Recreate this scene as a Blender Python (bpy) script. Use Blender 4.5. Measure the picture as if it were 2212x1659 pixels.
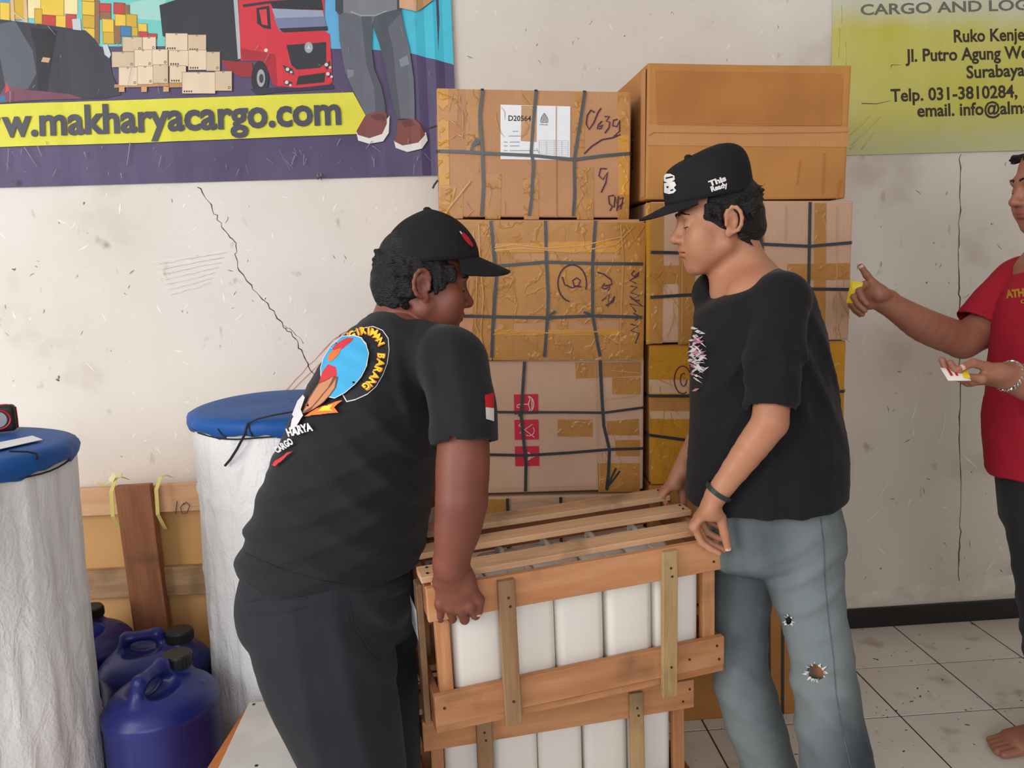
import bpy, bmesh, math, random
import numpy as np
from mathutils import Vector, Matrix
from mathutils.bvhtree import BVHTree

for o in list(bpy.data.objects):
    bpy.data.objects.remove(o, do_unlink=True)
scene = bpy.context.scene
COL = scene.collection
rad = math.radians

# ------------------------------------------------------------------ camera
FPX = 1800.0
CAM_H = 1.41
YAW, PITCH, ROLL = rad(3.7), rad(8.3), rad(-2.0)
_f = np.array([math.sin(YAW) * math.cos(PITCH), math.cos(YAW) * math.cos(PITCH), -math.sin(PITCH)])
_r0 = np.array([math.cos(YAW), -math.sin(YAW), 0.0])
_u0 = np.cross(_r0, _f)
_r = math.cos(ROLL) * _r0 + math.sin(ROLL) * _u0
_u = -math.sin(ROLL) * _r0 + math.cos(ROLL) * _u0
CAM_O = np.array([0.0, 0.0, CAM_H])
cam_d = bpy.data.cameras.new('camera')
cam_d.sensor_width = 36.0
cam_d.lens = FPX / 2212.0 * 36.0
cam_d.clip_start = 0.05
cam = bpy.data.objects.new('camera', cam_d)
COL.objects.link(cam)
cam.matrix_world = Matrix(((_r[0], _u[0], -_f[0], 0), (_r[1], _u[1], -_f[1], 0),
                           (_r[2], _u[2], -_f[2], CAM_H), (0, 0, 0, 1)))
scene.camera = cam

# ------------------------------------------------------------------ world and daylight
scene.view_settings.view_transform = 'Standard'
scene.view_settings.look = 'None'
scene.view_settings.gamma = 1.0
scene.view_settings.use_curve_mapping = False
scene.view_settings.exposure = 0.18
world = bpy.data.worlds.new('overcast_sky')
scene.world = world
world.use_nodes = True
_bg = world.node_tree.nodes['Background']
_bg.inputs[0].default_value = (0.86, 0.93, 1.0, 1)
_bg.inputs[1].default_value = 0.30

def area_light(name, loc, aim, sx, sy, power, color):
    l = bpy.data.lights.new(name, 'AREA')
    l.shape = 'RECTANGLE'; l.size = sx; l.size_y = sy
    l.energy = power; l.color = color
    o = bpy.data.objects.new(name, l); COL.objects.link(o)
    o.location = loc
    o.rotation_euler = (Vector(aim) - Vector(loc)).to_track_quat('-Z', 'Z').to_euler()
    return o
# daylight through the open shop front on the left, and through the doorway behind the camera
area_light('daylight_left_opening_offscreen', (-3.4, -0.4, 2.15), (0.3, 2.2, 1.4), 3.6, 2.2, 126, (1.0, 0.99, 0.985))
area_light('daylight_front_opening_offscreen', (-0.4, -3.5, 2.35), (0.4, 2.6, 1.7), 3.8, 1.6, 86, (0.97, 0.985, 1.0))

# ------------------------------------------------------------------ helpers: projection
WALL_Y = 2.89
def _ray(px, py):
    return _f + _r * ((px - 1106.0) / FPX) + _u * ((829.5 - py) / FPX)
def P(px, py, d):                       # a point at distance d in front of the camera
    return CAM_O + d * _ray(px, py)
def PY(px, py, y):                      # on the upright plane at y
    v = _ray(px, py); return CAM_O + v * (y / v[1])
def PZ(px, py, z):
    v = _ray(px, py); return CAM_O + v * ((z - CAM_H) / v[2])
def on_plane(px, py, o, n):
    v = _ray(px, py); o = np.asarray(o); n = np.asarray(n)
    return CAM_O + v * (((o - CAM_O) @ n) / (v @ n))

# ------------------------------------------------------------------ helpers: objects
def chain_matrix(o):
    M = o.matrix_basis.copy()
    while o.parent:
        o = o.parent
        M = o.matrix_basis @ M
    return M

def thing(name, label, cat, loc=(0, 0, 0), rot=(0, 0, 0), group=None):
    o = bpy.data.objects.new(name, None)
    o.empty_display_size = 0.05
    COL.objects.link(o)
    o.location = loc; o.rotation_euler = rot
    o['label'] = label; o['category'] = cat
    if group: o['group'] = group
    return o

def tag(o, label, cat, group=None):
    o['label'] = label; o['category'] = cat
    if group: o['group'] = group
    return o

def build(name, V, F, mats, parent=None, local=False, smooth=False, mi=None, label=None, col=None):
    V = np.asarray(V, dtype=float).reshape(-1, 3)
    if parent is not None and not local:
        Mi = np.array(chain_matrix(parent).inverted())
        V = V @ Mi[:3, :3].T + Mi[:3, 3]
    me = bpy.data.meshes.new(name)
    me.from_pydata([tuple(v) for v in V], [], [tuple(f) for f in F])
    if not isinstance(mats, (list, tuple)): mats = [mats]
    for m in mats: me.materials.append(m)
    if mi is not None: me.polygons.foreach_set('material_index', np.asarray(mi, dtype=np.int32))
    if smooth: me.polygons.foreach_set('use_smooth', np.ones(len(me.polygons), dtype=bool))
    if col is not None:
        ca = me.color_attributes.new('tint', 'FLOAT_COLOR', 'POINT')
        ca.data.foreach_set('color', np.asarray(col, dtype=np.float32).ravel())
    me.update()
    o = bpy.data.objects.new(name, me)
    COL.objects.link(o)
    if parent is not None: o.parent = parent
    if label: o['label'] = label
    return o

def build_fast(name, V, Q, mats, parent=None, smooth=True, col=None, mi=None):
    """quads in numpy arrays, for the large smooth meshes"""
    V = np.asarray(V, dtype=np.float64)
    if parent is not None:
        Mi = np.array(chain_matrix(parent).inverted())
        V = V @ Mi[:3, :3].T + Mi[:3, 3]
    me = bpy.data.meshes.new(name)
    n = len(Q); k = Q.shape[1]
    me.vertices.add(len(V)); me.vertices.foreach_set('co', V.astype(np.float32).ravel())
    me.loops.add(n * k); me.loops.foreach_set('vertex_index', Q.astype(np.int32).ravel())
    me.polygons.add(n); me.polygons.foreach_set('loop_start', np.arange(0, n * k, k, dtype=np.int32))
    if not isinstance(mats, (list, tuple)): mats = [mats]
    for m in mats: me.materials.append(m)
    if mi is not None: me.polygons.foreach_set('material_index', np.asarray(mi, dtype=np.int32))
    me.polygons.foreach_set('use_smooth', np.full(n, smooth))
    me.update(calc_edges=True)
    me.validate()
    if col is not None:
        ca = me.color_attributes.new('tint', 'FLOAT_COLOR', 'POINT')
        ca.data.foreach_set('color', np.asarray(col, dtype=np.float32).ravel())
    o = bpy.data.objects.new(name, me); COL.objects.link(o)
    if parent is not None: o.parent = parent
    return o

def bm_arrays(bm):
    bm.verts.index_update()
    V = [tuple(v.co) for v in bm.verts]
    F = [[v.index for v in f.verts] for f in bm.faces]
    bm.free()
    return V, F

def rbox(x0, x1, y0, y1, z0, z1, bev=0.003, seg=1, sub=0, wob=0.0, seed=0):
    bm = bmesh.new()
    bmesh.ops.create_cube(bm, size=1.0)
    for v in bm.verts:
        v.co = Vector(((x0 + x1) / 2 + v.co.x * (x1 - x0), (y0 + y1) / 2 + v.co.y * (y1 - y0), (z0 + z1) / 2 + v.co.z * (z1 - z0)))
    if sub:
        bmesh.ops.subdivide_edges(bm, edges=bm.edges[:], cuts=sub, use_grid_fill=True)
    if bev > 0:
        sharp = [e for e in bm.edges if len(e.link_faces) == 2 and e.calc_face_angle(0) > 0.5]
        bmesh.ops.bevel(bm, geom=sharp, offset=bev, segments=seg, affect='EDGES', profile=0.6)
    if wob:
        rg = random.Random(seed)
        ph = [rg.uniform(0, 6.28) for _ in range(9)]
        for v in bm.verts:
            x, y, z = v.co
            v.co.x += wob * (math.sin(7 * z + ph[0]) + math.sin(9 * y + ph[1])) * 0.5
            v.co.y += wob * (math.sin(8 * x + ph[3]) + math.sin(11 * z + ph[4])) * 0.5
            v.co.z += wob * 0.5 * math.sin(6 * x + ph[5])
    return bm_arrays(bm)

def merge(parts):
    V, F = [], []
    for v, f in parts:
        b = len(V)
        V += [tuple(q) for q in v]
        F += [[i + b for i in t] for t in f]
    return V, F

def tube(path, r, n=8, caps=True):
    """round tube along a path, r a number or a list"""
    path = [np.asarray(p, float) for p in path]
    rr = r if isinstance(r, (list, tuple, np.ndarray)) else [r] * len(path)
    V, F = [], []
    up = None
    for i, p in enumerate(path):
        a = path[max(i - 1, 0)]; b = path[min(i + 1, len(path) - 1)]
        t = (b - a) / (np.linalg.norm(b - a) + 1e-12)
        if up is None:
            up = np.cross(t, [0, 0, 1.0])
            if np.linalg.norm(up) < 1e-3: up = np.cross(t, [1.0, 0, 0])
        up = up - t * (up @ t); up /= np.linalg.norm(up) + 1e-12
        w = np.cross(t, up)
        for j in range(n):
            a2 = 2 * math.pi * j / n
            V.append(p + rr[i] * (math.cos(a2) * up + math.sin(a2) * w))
    for i in range(len(path) - 1):
        for j in range(n):
            F.append([i * n + j, i * n + (j + 1) % n, (i + 1) * n + (j + 1) % n, (i + 1) * n + j])
    if caps:
        F.append(list(range(n))[::-1]); F.append([(len(path) - 1) * n + j for j in range(n)])
    return V, F

def ribbon(path, normals, width, thick=0.0008):
    """flat band of the given width along a path, raised along the normals"""
    path = [np.asarray(p, float) for p in path]
    N = [np.asarray(q, float) for q in normals] if np.ndim(normals) == 2 else [np.asarray(normals, float)] * len(path)
    W = width if isinstance(width, (list, tuple)) else [width] * len(path)
    V, F = [], []
    for i, p in enumerate(path):
        a = path[max(i - 1, 0)]; b = path[min(i + 1, len(path) - 1)]
        t = b - a; t /= np.linalg.norm(t) + 1e-12
        n = N[i] / np.linalg.norm(N[i])
        s = np.cross(t, n); s /= np.linalg.norm(s) + 1e-12
        for q in (p - s * W[i] / 2, p + s * W[i] / 2, p + s * W[i] / 2 + n * thick, p - s * W[i] / 2 + n * thick):
            V.append(q)
    for i in range(len(path) - 1):
        b = 4 * i
        for j in range(4):
            F.append([b + j, b + (j + 1) % 4, b + 4 + (j + 1) % 4, b + 4 + j])
    F.append([0, 3, 2, 1]); e = 4 * (len(path) - 1); F.append([e, e + 1, e + 2, e + 3])
    return V, F

def lathe(prof, n=32, c=(0, 0, 0)):
    V, F = [], []
    for (r, z) in prof:
        for j in range(n):
            a = 2 * math.pi * j / n
            V.append((c[0] + r * math.cos(a), c[1] + r * math.sin(a), c[2] + z))
    for i in range(len(prof) - 1):
        for j in range(n):
            F.append([i * n + j, i * n + (j + 1) % n, (i + 1) * n + (j + 1) % n, (i + 1) * n + j])
    F.append(list(range(n))[::-1]); F.append([(len(prof) - 1) * n + j for j in range(n)])
    return V, F

def text2d(s, bold=0.0, res=3):
    cu = bpy.data.curves.new('lettering', 'FONT')
    cu.body = s; cu.offset = bold; cu.resolution_u = res; cu.size = 1.0
    o = bpy.data.objects.new('lettering', cu); COL.objects.link(o)
    dg = bpy.context.evaluated_depsgraph_get()
    me = bpy.data.meshes.new_from_object(o.evaluated_get(dg))
    V = np.array([v.co[:2] for v in me.vertices]).reshape(-1, 2)
    F = [list(p.vertices) for p in me.polygons]
    bpy.data.objects.remove(o, do_unlink=True); bpy.data.curves.remove(cu); bpy.data.meshes.remove(me)
    return V, F

def text_px(s, p0, p1, h, bold=0.0, fit=None):
    """lettering in picture coordinates: baseline p0-p1, cap height h"""
    V, F = text2d(s, bold)
    if len(V) == 0: return V, F
    R = V if fit is None else text2d(fit, bold)[0]
    x0, x1 = V[:, 0].min(), R[:, 0].max()
    capH = text2d('H', bold)[0]
    ch = capH[:, 1].max()
    p0 = np.array(p0, float); p1 = np.array(p1, float)
    d = p1 - p0; L = np.linalg.norm(d); d /= L
    nrm = np.array([d[1], -d[0]])
    out = p0 + np.outer((V[:, 0] - x0) / (x1 - x0) * L, d) + np.outer(V[:, 1] / ch * h, nrm)
    return out, F

# ------------------------------------------------------------------ helpers: materials
def lin(r, g=None, b=None):
    if g is None: r, g, b = r
    f = lambda c: (c / 255.0 / 12.92) if c <= 10 else ((c / 255.0 + 0.055) / 1.055) ** 2.4
    return (f(r), f(g), f(b), 1.0)

def mat(name, rgb, rough=0.7, var=0.12, scale=6.0, bump=0.0, bscale=60.0, spec=0.5, metal=0.0, stretch=(1, 1, 1),
        rgb2=None, detail=5.0, alpha=1.0, sss=0.0, tint=False, trans=0.0, dist=0.02, lo=0.3, hi=0.7, sheen=0.0):
    m = bpy.data.materials.new(name); m.use_nodes = True
    nt = m.node_tree; N = nt.nodes; L = nt.links
    b = N['Principled BSDF']
    b.inputs['Roughness'].default_value = rough
    b.inputs['Specular IOR Level'].default_value = spec
    b.inputs['Metallic'].default_value = metal
    b.inputs['Alpha'].default_value = alpha
    if trans: b.inputs['Transmission Weight'].default_value = trans
    if sheen: b.inputs['Sheen Weight'].default_value = sheen; b.inputs['Sheen Roughness'].default_value = 0.5
    if sss:
        b.inputs['Subsurface Weight'].default_value = sss
        b.inputs['Subsurface Radius'].default_value = (0.012, 0.005, 0.003)
        b.inputs['Subsurface Scale'].default_value = 0.6
    c = lin(rgb)
    tc = N.new('ShaderNodeTexCoord'); mp = N.new('ShaderNodeMapping')
    mp.inputs['Scale'].default_value = stretch
    L.new(tc.outputs['Object'], mp.inputs[0])
    nz = N.new('ShaderNodeTexNoise'); nz.inputs['Scale'].default_value = scale; nz.inputs['Detail'].default_value = detail
    L.new(mp.outputs[0], nz.inputs[0])
    cr = N.new('ShaderNodeValToRGB')
    e = cr.color_ramp.elements
    e[0].position = lo; e[1].position = hi
    c2 = lin(rgb2) if rgb2 else tuple(min(1, x * (1 + var)) for x in c[:3]) + (1,)
    c1 = c if rgb2 else tuple(x * (1 - var) for x in c[:3]) + (1,)
    e[0].color = c1; e[1].color = c2
    L.new(nz.outputs[0], cr.inputs[0])
    out = cr.outputs[0]
    if tint:
        at = N.new('ShaderNodeAttribute'); at.attribute_name = 'tint'
        mx = N.new('ShaderNodeMix'); mx.data_type = 'RGBA'; mx.blend_type = 'MULTIPLY'
        mx.inputs[0].default_value = 1.0
        L.new(out, mx.inputs[6]); L.new(at.outputs[0], mx.inputs[7]); out = mx.outputs[2]
    L.new(out, b.inputs['Base Color'])
    if bump:
        n2 = N.new('ShaderNodeTexNoise'); n2.inputs['Scale'].default_value = bscale; n2.inputs['Detail'].default_value = 4
        L.new(mp.outputs[0], n2.inputs[0])
        bp = N.new('ShaderNodeBump'); bp.inputs['Strength'].default_value = bump; bp.inputs['Distance'].default_value = dist
        L.new(n2.outputs[0], bp.inputs['Height']); L.new(bp.outputs[0], b.inputs['Normal'])
    m['bsdf_out'] = 1
    return m

def flat(name, rgb, rough=0.5, spec=0.4):
    return mat(name, rgb, rough=rough, var=0.04, scale=20, spec=spec)

def nodes_of(m):
    nt = m.node_tree
    return nt, nt.nodes, nt.links, nt.nodes['Principled BSDF']
# ------------------------------------------------------------------ smooth solids: blended tapered limbs turned into one surface
class Solid:
    def __init__(s): s.ops = []
    def cone(s, a, b, ra, rb=None, u=None, k=0.012, op='u', cap=None):
        a = np.asarray(a, float); b = np.asarray(b, float)
        if rb is None: rb = ra
        ra = (ra, ra) if np.isscalar(ra) else ra
        rb = (rb, rb) if np.isscalar(rb) else rb
        ax = b - a; L = np.linalg.norm(ax)
        if L < 1e-6: ax = np.array([0, 0, 1.0]); L = 1e-6
        else: ax = ax / L
        if u is None:
            u = np.cross(ax, [0, 0, 1.0])
            if np.linalg.norm(u) < 1e-3: u = np.array([1.0, 0, 0])
        u = np.asarray(u, float); u = u - ax * (u @ ax); u /= np.linalg.norm(u)
        v = np.cross(ax, u)
        mr = max(max(ra), max(rb))
        s.ops.append(dict(t='cone', a=a, ax=ax, L=L, ra=ra, rb=rb, u=u, v=v, k=k, op=op, cap=cap, c=(a + b) / 2, R=L / 2 + max(mr, cap or 0)))
        return s
    def ball(s, c, r, axes=None, k=0.012, op='u'):
        """ellipsoid: r = (rx,ry,rz) along the rows of axes"""
        r = (r, r, r) if np.isscalar(r) else r
        A = np.eye(3) if axes is None else np.asarray(axes, float)
        c = np.asarray(c, float)
        s.ops.append(dict(t='ball', c=c, A=A, r=np.array(r), k=k, op=op, R=max(r)))
        return s
    def chain(s, pts, u=None, k=0.02, kk=0.012, op='u', cap=None):
        """pts: list of (point, radius or (ru, rv)); first link joins with k, the others with kk"""
        T = [np.concatenate([np.asarray(p, float), [r, r] if np.isscalar(r) else list(r)]) for p, r in pts]
        if len(T) > 2:                                      # smooth curve through the given stations
            E = [2 * T[0] - T[1]] + T + [2 * T[-1] - T[-2]]
            D = []
            for i in range(1, len(E) - 2):
                a, b, c, d = E[i - 1:i + 3]
                for j in range(4):
                    t = j / 4
                    D.append(0.5 * (2 * b + (c - a) * t + (2 * a - 5 * b + 4 * c - d) * t * t + (3 * b - a - 3 * c + d) * t ** 3))
            T = D + [T[-1]]; kk = 0.003
        for i in range(len(T) - 1):
            s.cone(T[i][:3], T[i + 1][:3], tuple(T[i][3:]), tuple(T[i + 1][3:]), u=u, k=k if i == 0 else kk, op=op, cap=cap)
        return s
    def cut(s, o, n, k=0.004):
        """keep the side the normal points away from"""
        n = np.asarray(n, float); n = n / np.linalg.norm(n)
        s.ops.append(dict(t='plane', o=np.asarray(o, float), n=n, k=k, op='i', R=1e9, c=np.zeros(3)))
        return s
    def warp(s, fn):
        s.ops.append(dict(t='fn', fn=fn, op='d', R=1e9, c=np.zeros(3), k=0)); return s
    @staticmethod
    def prim(q, P):
        if q['t'] == 'cone':
            w = P - q['a'].astype(np.float32)
            h = w @ q['ax'].astype(np.float32)
            t = np.clip(h / q['L'], 0, 1)
            ex = h - t * q['L']
            ru = q['ra'][0] + (q['rb'][0] - q['ra'][0]) * t
            rv = q['ra'][1] + (q['rb'][1] - q['ra'][1]) * t
            wu = w @ q['u'].astype(np.float32); wv = w @ q['v'].astype(np.float32)
            m = np.minimum(ru, rv)
            rc = m if q['cap'] is None else q['cap']
            g = np.sqrt((wu / ru) ** 2 + (wv / rv) ** 2 + (ex / rc) ** 2)
            return (g - 1) * m
        if q['t'] == 'ball':
            w = (P - q['c'].astype(np.float32)) @ q['A'].T.astype(np.float32)
            g0 = np.sqrt((w * w / (q['r'] ** 2).astype(np.float32)).sum(-1))
            g1 = np.sqrt((w * w / (q['r'] ** 4).astype(np.float32)).sum(-1)) + 1e-9
            return np.where(g0 > 0.5, g0 * (g0 - 1) / g1, (g0 - 1) * q['r'].min())
        if q['t'] == 'plane':
            return (P - q['o'].astype(np.float32)) @ q['n'].astype(np.float32)
    def ev(s, P, c=None, R=None):
        d = np.full(len(P), 1e3, dtype=np.float32)
        for q in s.ops:
            if c is not None and q['R'] < 1e8:
                if np.linalg.norm(q['c'] - c) > q['R'] * 1.02 + R + q['k'] + 0.03: continue
            if q['op'] == 'd':
                d = q['fn'](P, d); continue
            e = s.prim(q, P); k = q['k']
            if q['op'] == 'u':
                h = np.maximum(k - np.abs(d - e), 0) / max(k, 1e-6)
                d = np.minimum(d, e) - h * h * k * 0.25
            else:
                if q['op'] == 's': e = -e
                h = np.maximum(k - np.abs(d - e), 0) / max(k, 1e-6)
                d = np.maximum(d, e) + h * h * k * 0.25
        return d
    def surface(s, vox, B=8):
        lo = np.min([q['c'] - q['R'] for q in s.ops if q['op'] == 'u'], axis=0) - 0.02
        hi = np.max([q['c'] + q['R'] for q in s.ops if q['op'] == 'u'], axis=0) + 0.02
        bs = vox * B
        nb = np.ceil((hi - lo) / bs).astype(int) + 1
        I = np.stack(np.meshgrid(*[np.arange(n) for n in nb], indexing='ij'), -1).reshape(-1, 3)
        C = (lo + (I + 0.5) * bs).astype(np.float32)
        d = np.concatenate([s.ev(C[i:i + 200000]) for i in range(0, len(C), 200000)])
        act = I[np.abs(d) < bs * 0.87 * 1.6 + 0.004]
        g = np.stack(np.meshgrid(*[np.arange(B + 1)] * 3, indexing='ij'), -1).reshape(-1, 3)
        # group blocks into super blocks so far limbs can be skipped
        sb = act // 4
        key = (sb[:, 0] * 4096 + sb[:, 1]) * 4096 + sb[:, 2]
        order = np.argsort(key, kind='stable'); act = act[order]; key = key[order]
        cuts = np.flatnonzero(np.diff(key)) + 1
        vk, vp, fq = [], [], []
        KX = 1 << 20
        kf = lambda i: (i[..., 0].astype(np.int64) * KX + i[..., 1]) * KX + i[..., 2]
        for ch in np.split(act, cuts):
            base = ch * B
            G = base[:, None, :] + g[None]
            Pt = (lo + G * vox).astype(np.float32)
            c = Pt.reshape(-1, 3).mean(0); R = np.linalg.norm(Pt.reshape(-1, 3) - c, axis=1).max()
            val = s.ev(Pt.reshape(-1, 3), c, R).reshape(len(ch), B + 1, B + 1, B + 1)
            sg = val < 0
            cnt = np.zeros((len(ch), B, B, B), dtype=np.int32); pos = np.zeros((len(ch), B, B, B, 3), dtype=np.float32)
            Sl = lambda o: (slice(None),) + tuple(slice(o[i], o[i] + B) for i in range(3))
            for ax in range(3):
                oth = [i for i in range(3) if i != ax]
                for a0 in (0, 1):
                    for a1 in (0, 1):
                        o = [0, 0, 0]; o[oth[0]] = a0; o[oth[1]] = a1
                        o2 = list(o); o2[ax] = 1
                        va, vb = val[Sl(o)], val[Sl(o2)]
                        x = (va < 0) != (vb < 0)
                        t = np.where(x, va / np.where(x, va - vb, 1), 0)
                        cnt += x
                        for i in range(3):
                            pos[..., i] += np.where(x, (t if i == ax else o[i]), 0)
            m = cnt > 0
            if not m.any(): continue
            bi, ci, cj, ck = np.nonzero(m)
            cell = base[bi] + np.stack([ci, cj, ck], -1)
            vk.append(kf(cell)); vp.append(lo + (cell + pos[m] / cnt[m][:, None]) * vox)
            for ax in range(3):
                oth = [(ax + 1) % 3, (ax + 2) % 3]
                o2 = [0, 0, 0]; o2[ax] = 1
                x = sg[Sl([0, 0, 0])] != sg[Sl(o2)]
                bi, ci, cj, ck = np.nonzero(x)
                if len(bi) == 0: continue
                e = base[bi] + np.stack([ci, cj, ck], -1)
                ins = sg[bi, ci, cj, ck]
                q = []
                for (p0, p1) in ((0, 0), (-1, 0), (-1, -1), (0, -1)):
                    f = e.copy(); f[:, oth[0]] += p0; f[:, oth[1]] += p1
                    q.append(kf(f))
                q = np.stack(q, -1)
                q = np.where(ins[:, None], q, q[:, ::-1])
                fq.append(q)
        vk = np.concatenate(vk); vp = np.concatenate(vp); fq = np.concatenate(fq)
        o = np.argsort(vk); vk = vk[o]; vp = vp[o]
        idx = np.searchsorted(vk, fq); idx = np.clip(idx, 0, len(vk) - 1)
        ok = (vk[idx] == fq).all(1)
        return vp, idx[ok]

def sines(seed, scale, n=5):
    """smooth pseudo noise in space"""
    rg = np.random.RandomState(seed)
    D = rg.normal(size=(n, 3)); D /= np.linalg.norm(D, axis=1)[:, None]
    D = (D * scale * rg.uniform(0.6, 1.6, (n, 1))).astype(np.float32); ph = rg.uniform(0, 6.28, n).astype(np.float32)
    return lambda Q: np.sin(Q @ D.T + ph).sum(-1) / n

def fold(c, across, lam, amp, R, seed=0, sharp=1.5, Rl=None, along=None):
    """a set of cloth creases around c: ridges spaced lam along 'across', fading out at R (Rl along the ridges)"""
    c = np.asarray(c, np.float32); a = np.asarray(across, float); a = (a / np.linalg.norm(a)).astype(np.float32)
    nz = sines(seed, 9.0)
    def fn(Q, d):
        near = np.abs(d) < 0.06
        if not near.any(): return d
        q = Q[near] - c
        h = q @ a
        r2 = (q * q).sum(-1) / (R * R) if Rl is None else h * h / (R * R) + ((q * q).sum(-1) - h * h) / (Rl * Rl)
        w = np.exp(-r2)
        ph = 2 * np.pi * (h + 0.35 * lam * nz(Q[near])) / lam
        s = (0.5 + 0.5 * np.sin(ph)) ** sharp
        d = d.copy(); d[near] -= amp * w * (s - 0.4)
        return d
    return fn

def bumps(seed, scale, amp):
    nz = sines(seed, scale, 7)
    def fn(Q, d):
        near = np.abs(d) < 0.06
        d = d.copy(); d[near] -= amp * nz(Q[near]); return d
    return fn
# ------------------------------------------------------------------ the room
def wall_material(name, light, dark):
    m = mat(name, light, rough=0.75, rgb2=dark, scale=1.6, detail=9, lo=0.35, hi=0.8, bump=0.12, bscale=35, spec=0.35, dist=0.01)
    nt, N, L, b = nodes_of(m)
    src = b.inputs['Base Color'].links[0].from_socket
    tc = N.new('ShaderNodeTexCoord')
    def spots(scale, lo, hi, col, st=(1, 1, 1)):
        nonlocal src
        mp = N.new('ShaderNodeMapping'); mp.inputs['Scale'].default_value = st
        L.new(tc.outputs['Object'], mp.inputs[0])
        n = N.new('ShaderNodeTexNoise'); n.inputs['Scale'].default_value = scale; n.inputs['Detail'].default_value = 3
        L.new(mp.outputs[0], n.inputs[0])
        r = N.new('ShaderNodeValToRGB'); r.color_ramp.elements[0].position = lo; r.color_ramp.elements[1].position = hi
        L.new(n.outputs[0], r.inputs[0])
        x = N.new('ShaderNodeMix'); x.data_type = 'RGBA'
        L.new(r.outputs[0], x.inputs[0]); L.new(src, x.inputs[6]); x.inputs[7].default_value = lin(col)
        src = x.outputs[2]
    spots(9, 0.68, 0.80, (150, 140, 128))
    spots(22, 0.70, 0.76, (196, 188, 176), (1, 1, 0.4))
    spots(3.2, 0.58, 0.9, (176, 160, 142))
    spots(30, 0.745, 0.78, (95, 86, 78))
    L.new(src, b.inputs['Base Color'])
    return m
M_wall = wall_material('painted_plaster', (226, 219, 211), (206, 196, 185))
M_ceil = mat('ceiling_paint', (225, 222, 215), rough=0.8)
M_grout = mat('grout', (74, 61, 51), rough=0.9, var=0.3, scale=30)
M_black = mat('black_skirting', (26, 25, 26), rough=0.45, var=0.3, scale=12)

def structure(o):
    o['kind'] = 'structure'; return o
wall_back = structure(build('wall_back', *rbox(-3.4, 3.6, WALL_Y, WALL_Y + 0.15, 0, 3.3, bev=0), M_wall))
wall_right = structure(build('wall_right', *rbox(3.6, 3.75, -3.5, WALL_Y + 0.15, 0, 3.3, bev=0), M_wall))
ceiling = structure(build('ceiling', *rbox(-3.4, 3.75, -3.5, WALL_Y + 0.15, 3.3, 3.4, bev=0), M_ceil))
floor = structure(build('floor', *rbox(-3.4, 3.6, -3.5, WALL_Y, -0.12, -0.0035, bev=0), M_grout))
baseboard = structure(build('baseboard_back', *rbox(-3.4, 3.6, WALL_Y - 0.012, WALL_Y, 0, 0.078, bev=0.003), M_black))

# floor tiles, 30 cm, each its own piece
M_tile = mat('glazed_tile', (230, 224, 217), rough=0.28, rgb2=(212, 202, 192), scale=2.2, detail=6, spec=0.5, bump=0.03, bscale=8)
_nt, _N, _L, _b = nodes_of(M_tile)
_src = _b.inputs['Base Color'].links[0].from_socket
_geo = _N.new('ShaderNodeNewGeometry')
for _sc, _lo, _hi, _c in ((26, 0.70, 0.74, (70, 58, 48)), (7, 0.60, 0.8, (158, 140, 122)), (60, 0.73, 0.76, (52, 42, 36))):
    _n = _N.new('ShaderNodeTexNoise'); _n.inputs['Scale'].default_value = _sc; _n.inputs['Detail'].default_value = 3
    _L.new(_geo.outputs['Position'], _n.inputs[0])
    _rp = _N.new('ShaderNodeValToRGB'); _rp.color_ramp.elements[0].position = _lo; _rp.color_ramp.elements[1].position = _hi
    _L.new(_n.outputs[0], _rp.inputs[0])
    _x = _N.new('ShaderNodeMix'); _x.data_type = 'RGBA'
    _L.new(_rp.outputs[0], _x.inputs[0]); _L.new(_src, _x.inputs[6]); _x.inputs[7].default_value = lin(_c)
    _src = _x.outputs[2]
_L.new(_src, _b.inputs['Base Color'])
TS, TX, TY = 0.30, 1.300, 2.586       # joint lines seen on the right
_tm = None
for i in range(-12, 8):
    for j in range(-9, 1):
        x0 = TX + i * TS; y0 = TY + j * TS
        if _tm is None:
            t = build('floor_tile', *rbox(0.0026, TS - 0.0026, 0.0026, TS - 0.0026, -0.0035, 0.0, bev=0.0012), M_tile)
            _tm = t.data
        else:
            t = bpy.data.objects.new('floor_tile', _tm); COL.objects.link(t)
        t.location = (x0, y0, 0); t.parent = floor
# dirt crumbs and splinters lying on the tiles
rg = random.Random(4)
_V, _F = [], []
for q in range(260):
    cx, cy = rg.uniform(0.9, 2.1), rg.uniform(1.75, 2.8)
    s = rg.choice([0.001, 0.0012, 0.0015, 0.002, 0.003]); a = rg.uniform(0, 6.28); l = s * rg.uniform(1, 3)
    ca, sa = math.cos(a), math.sin(a)
    b0 = len(_V)
    for (u, v) in ((-l, -s * .5), (l * .6, -s), (l, s * .4), (-l * .4, s)):
        _V.append((cx + u * ca - v * sa, cy + u * sa + v * ca, 0.0002))
    _V.append((cx, cy, 0.0002 + s * 0.5))
    for k in range(4): _F.append([b0 + k, b0 + (k + 1) % 4, b0 + 4])
M_dirt = mat('dirt', (70, 55, 44), rough=0.95, var=0.4, scale=40)
_o = build('dirt_crumbs', _V, _F, M_dirt, parent=floor); _o['kind'] = 'stuff'

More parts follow.
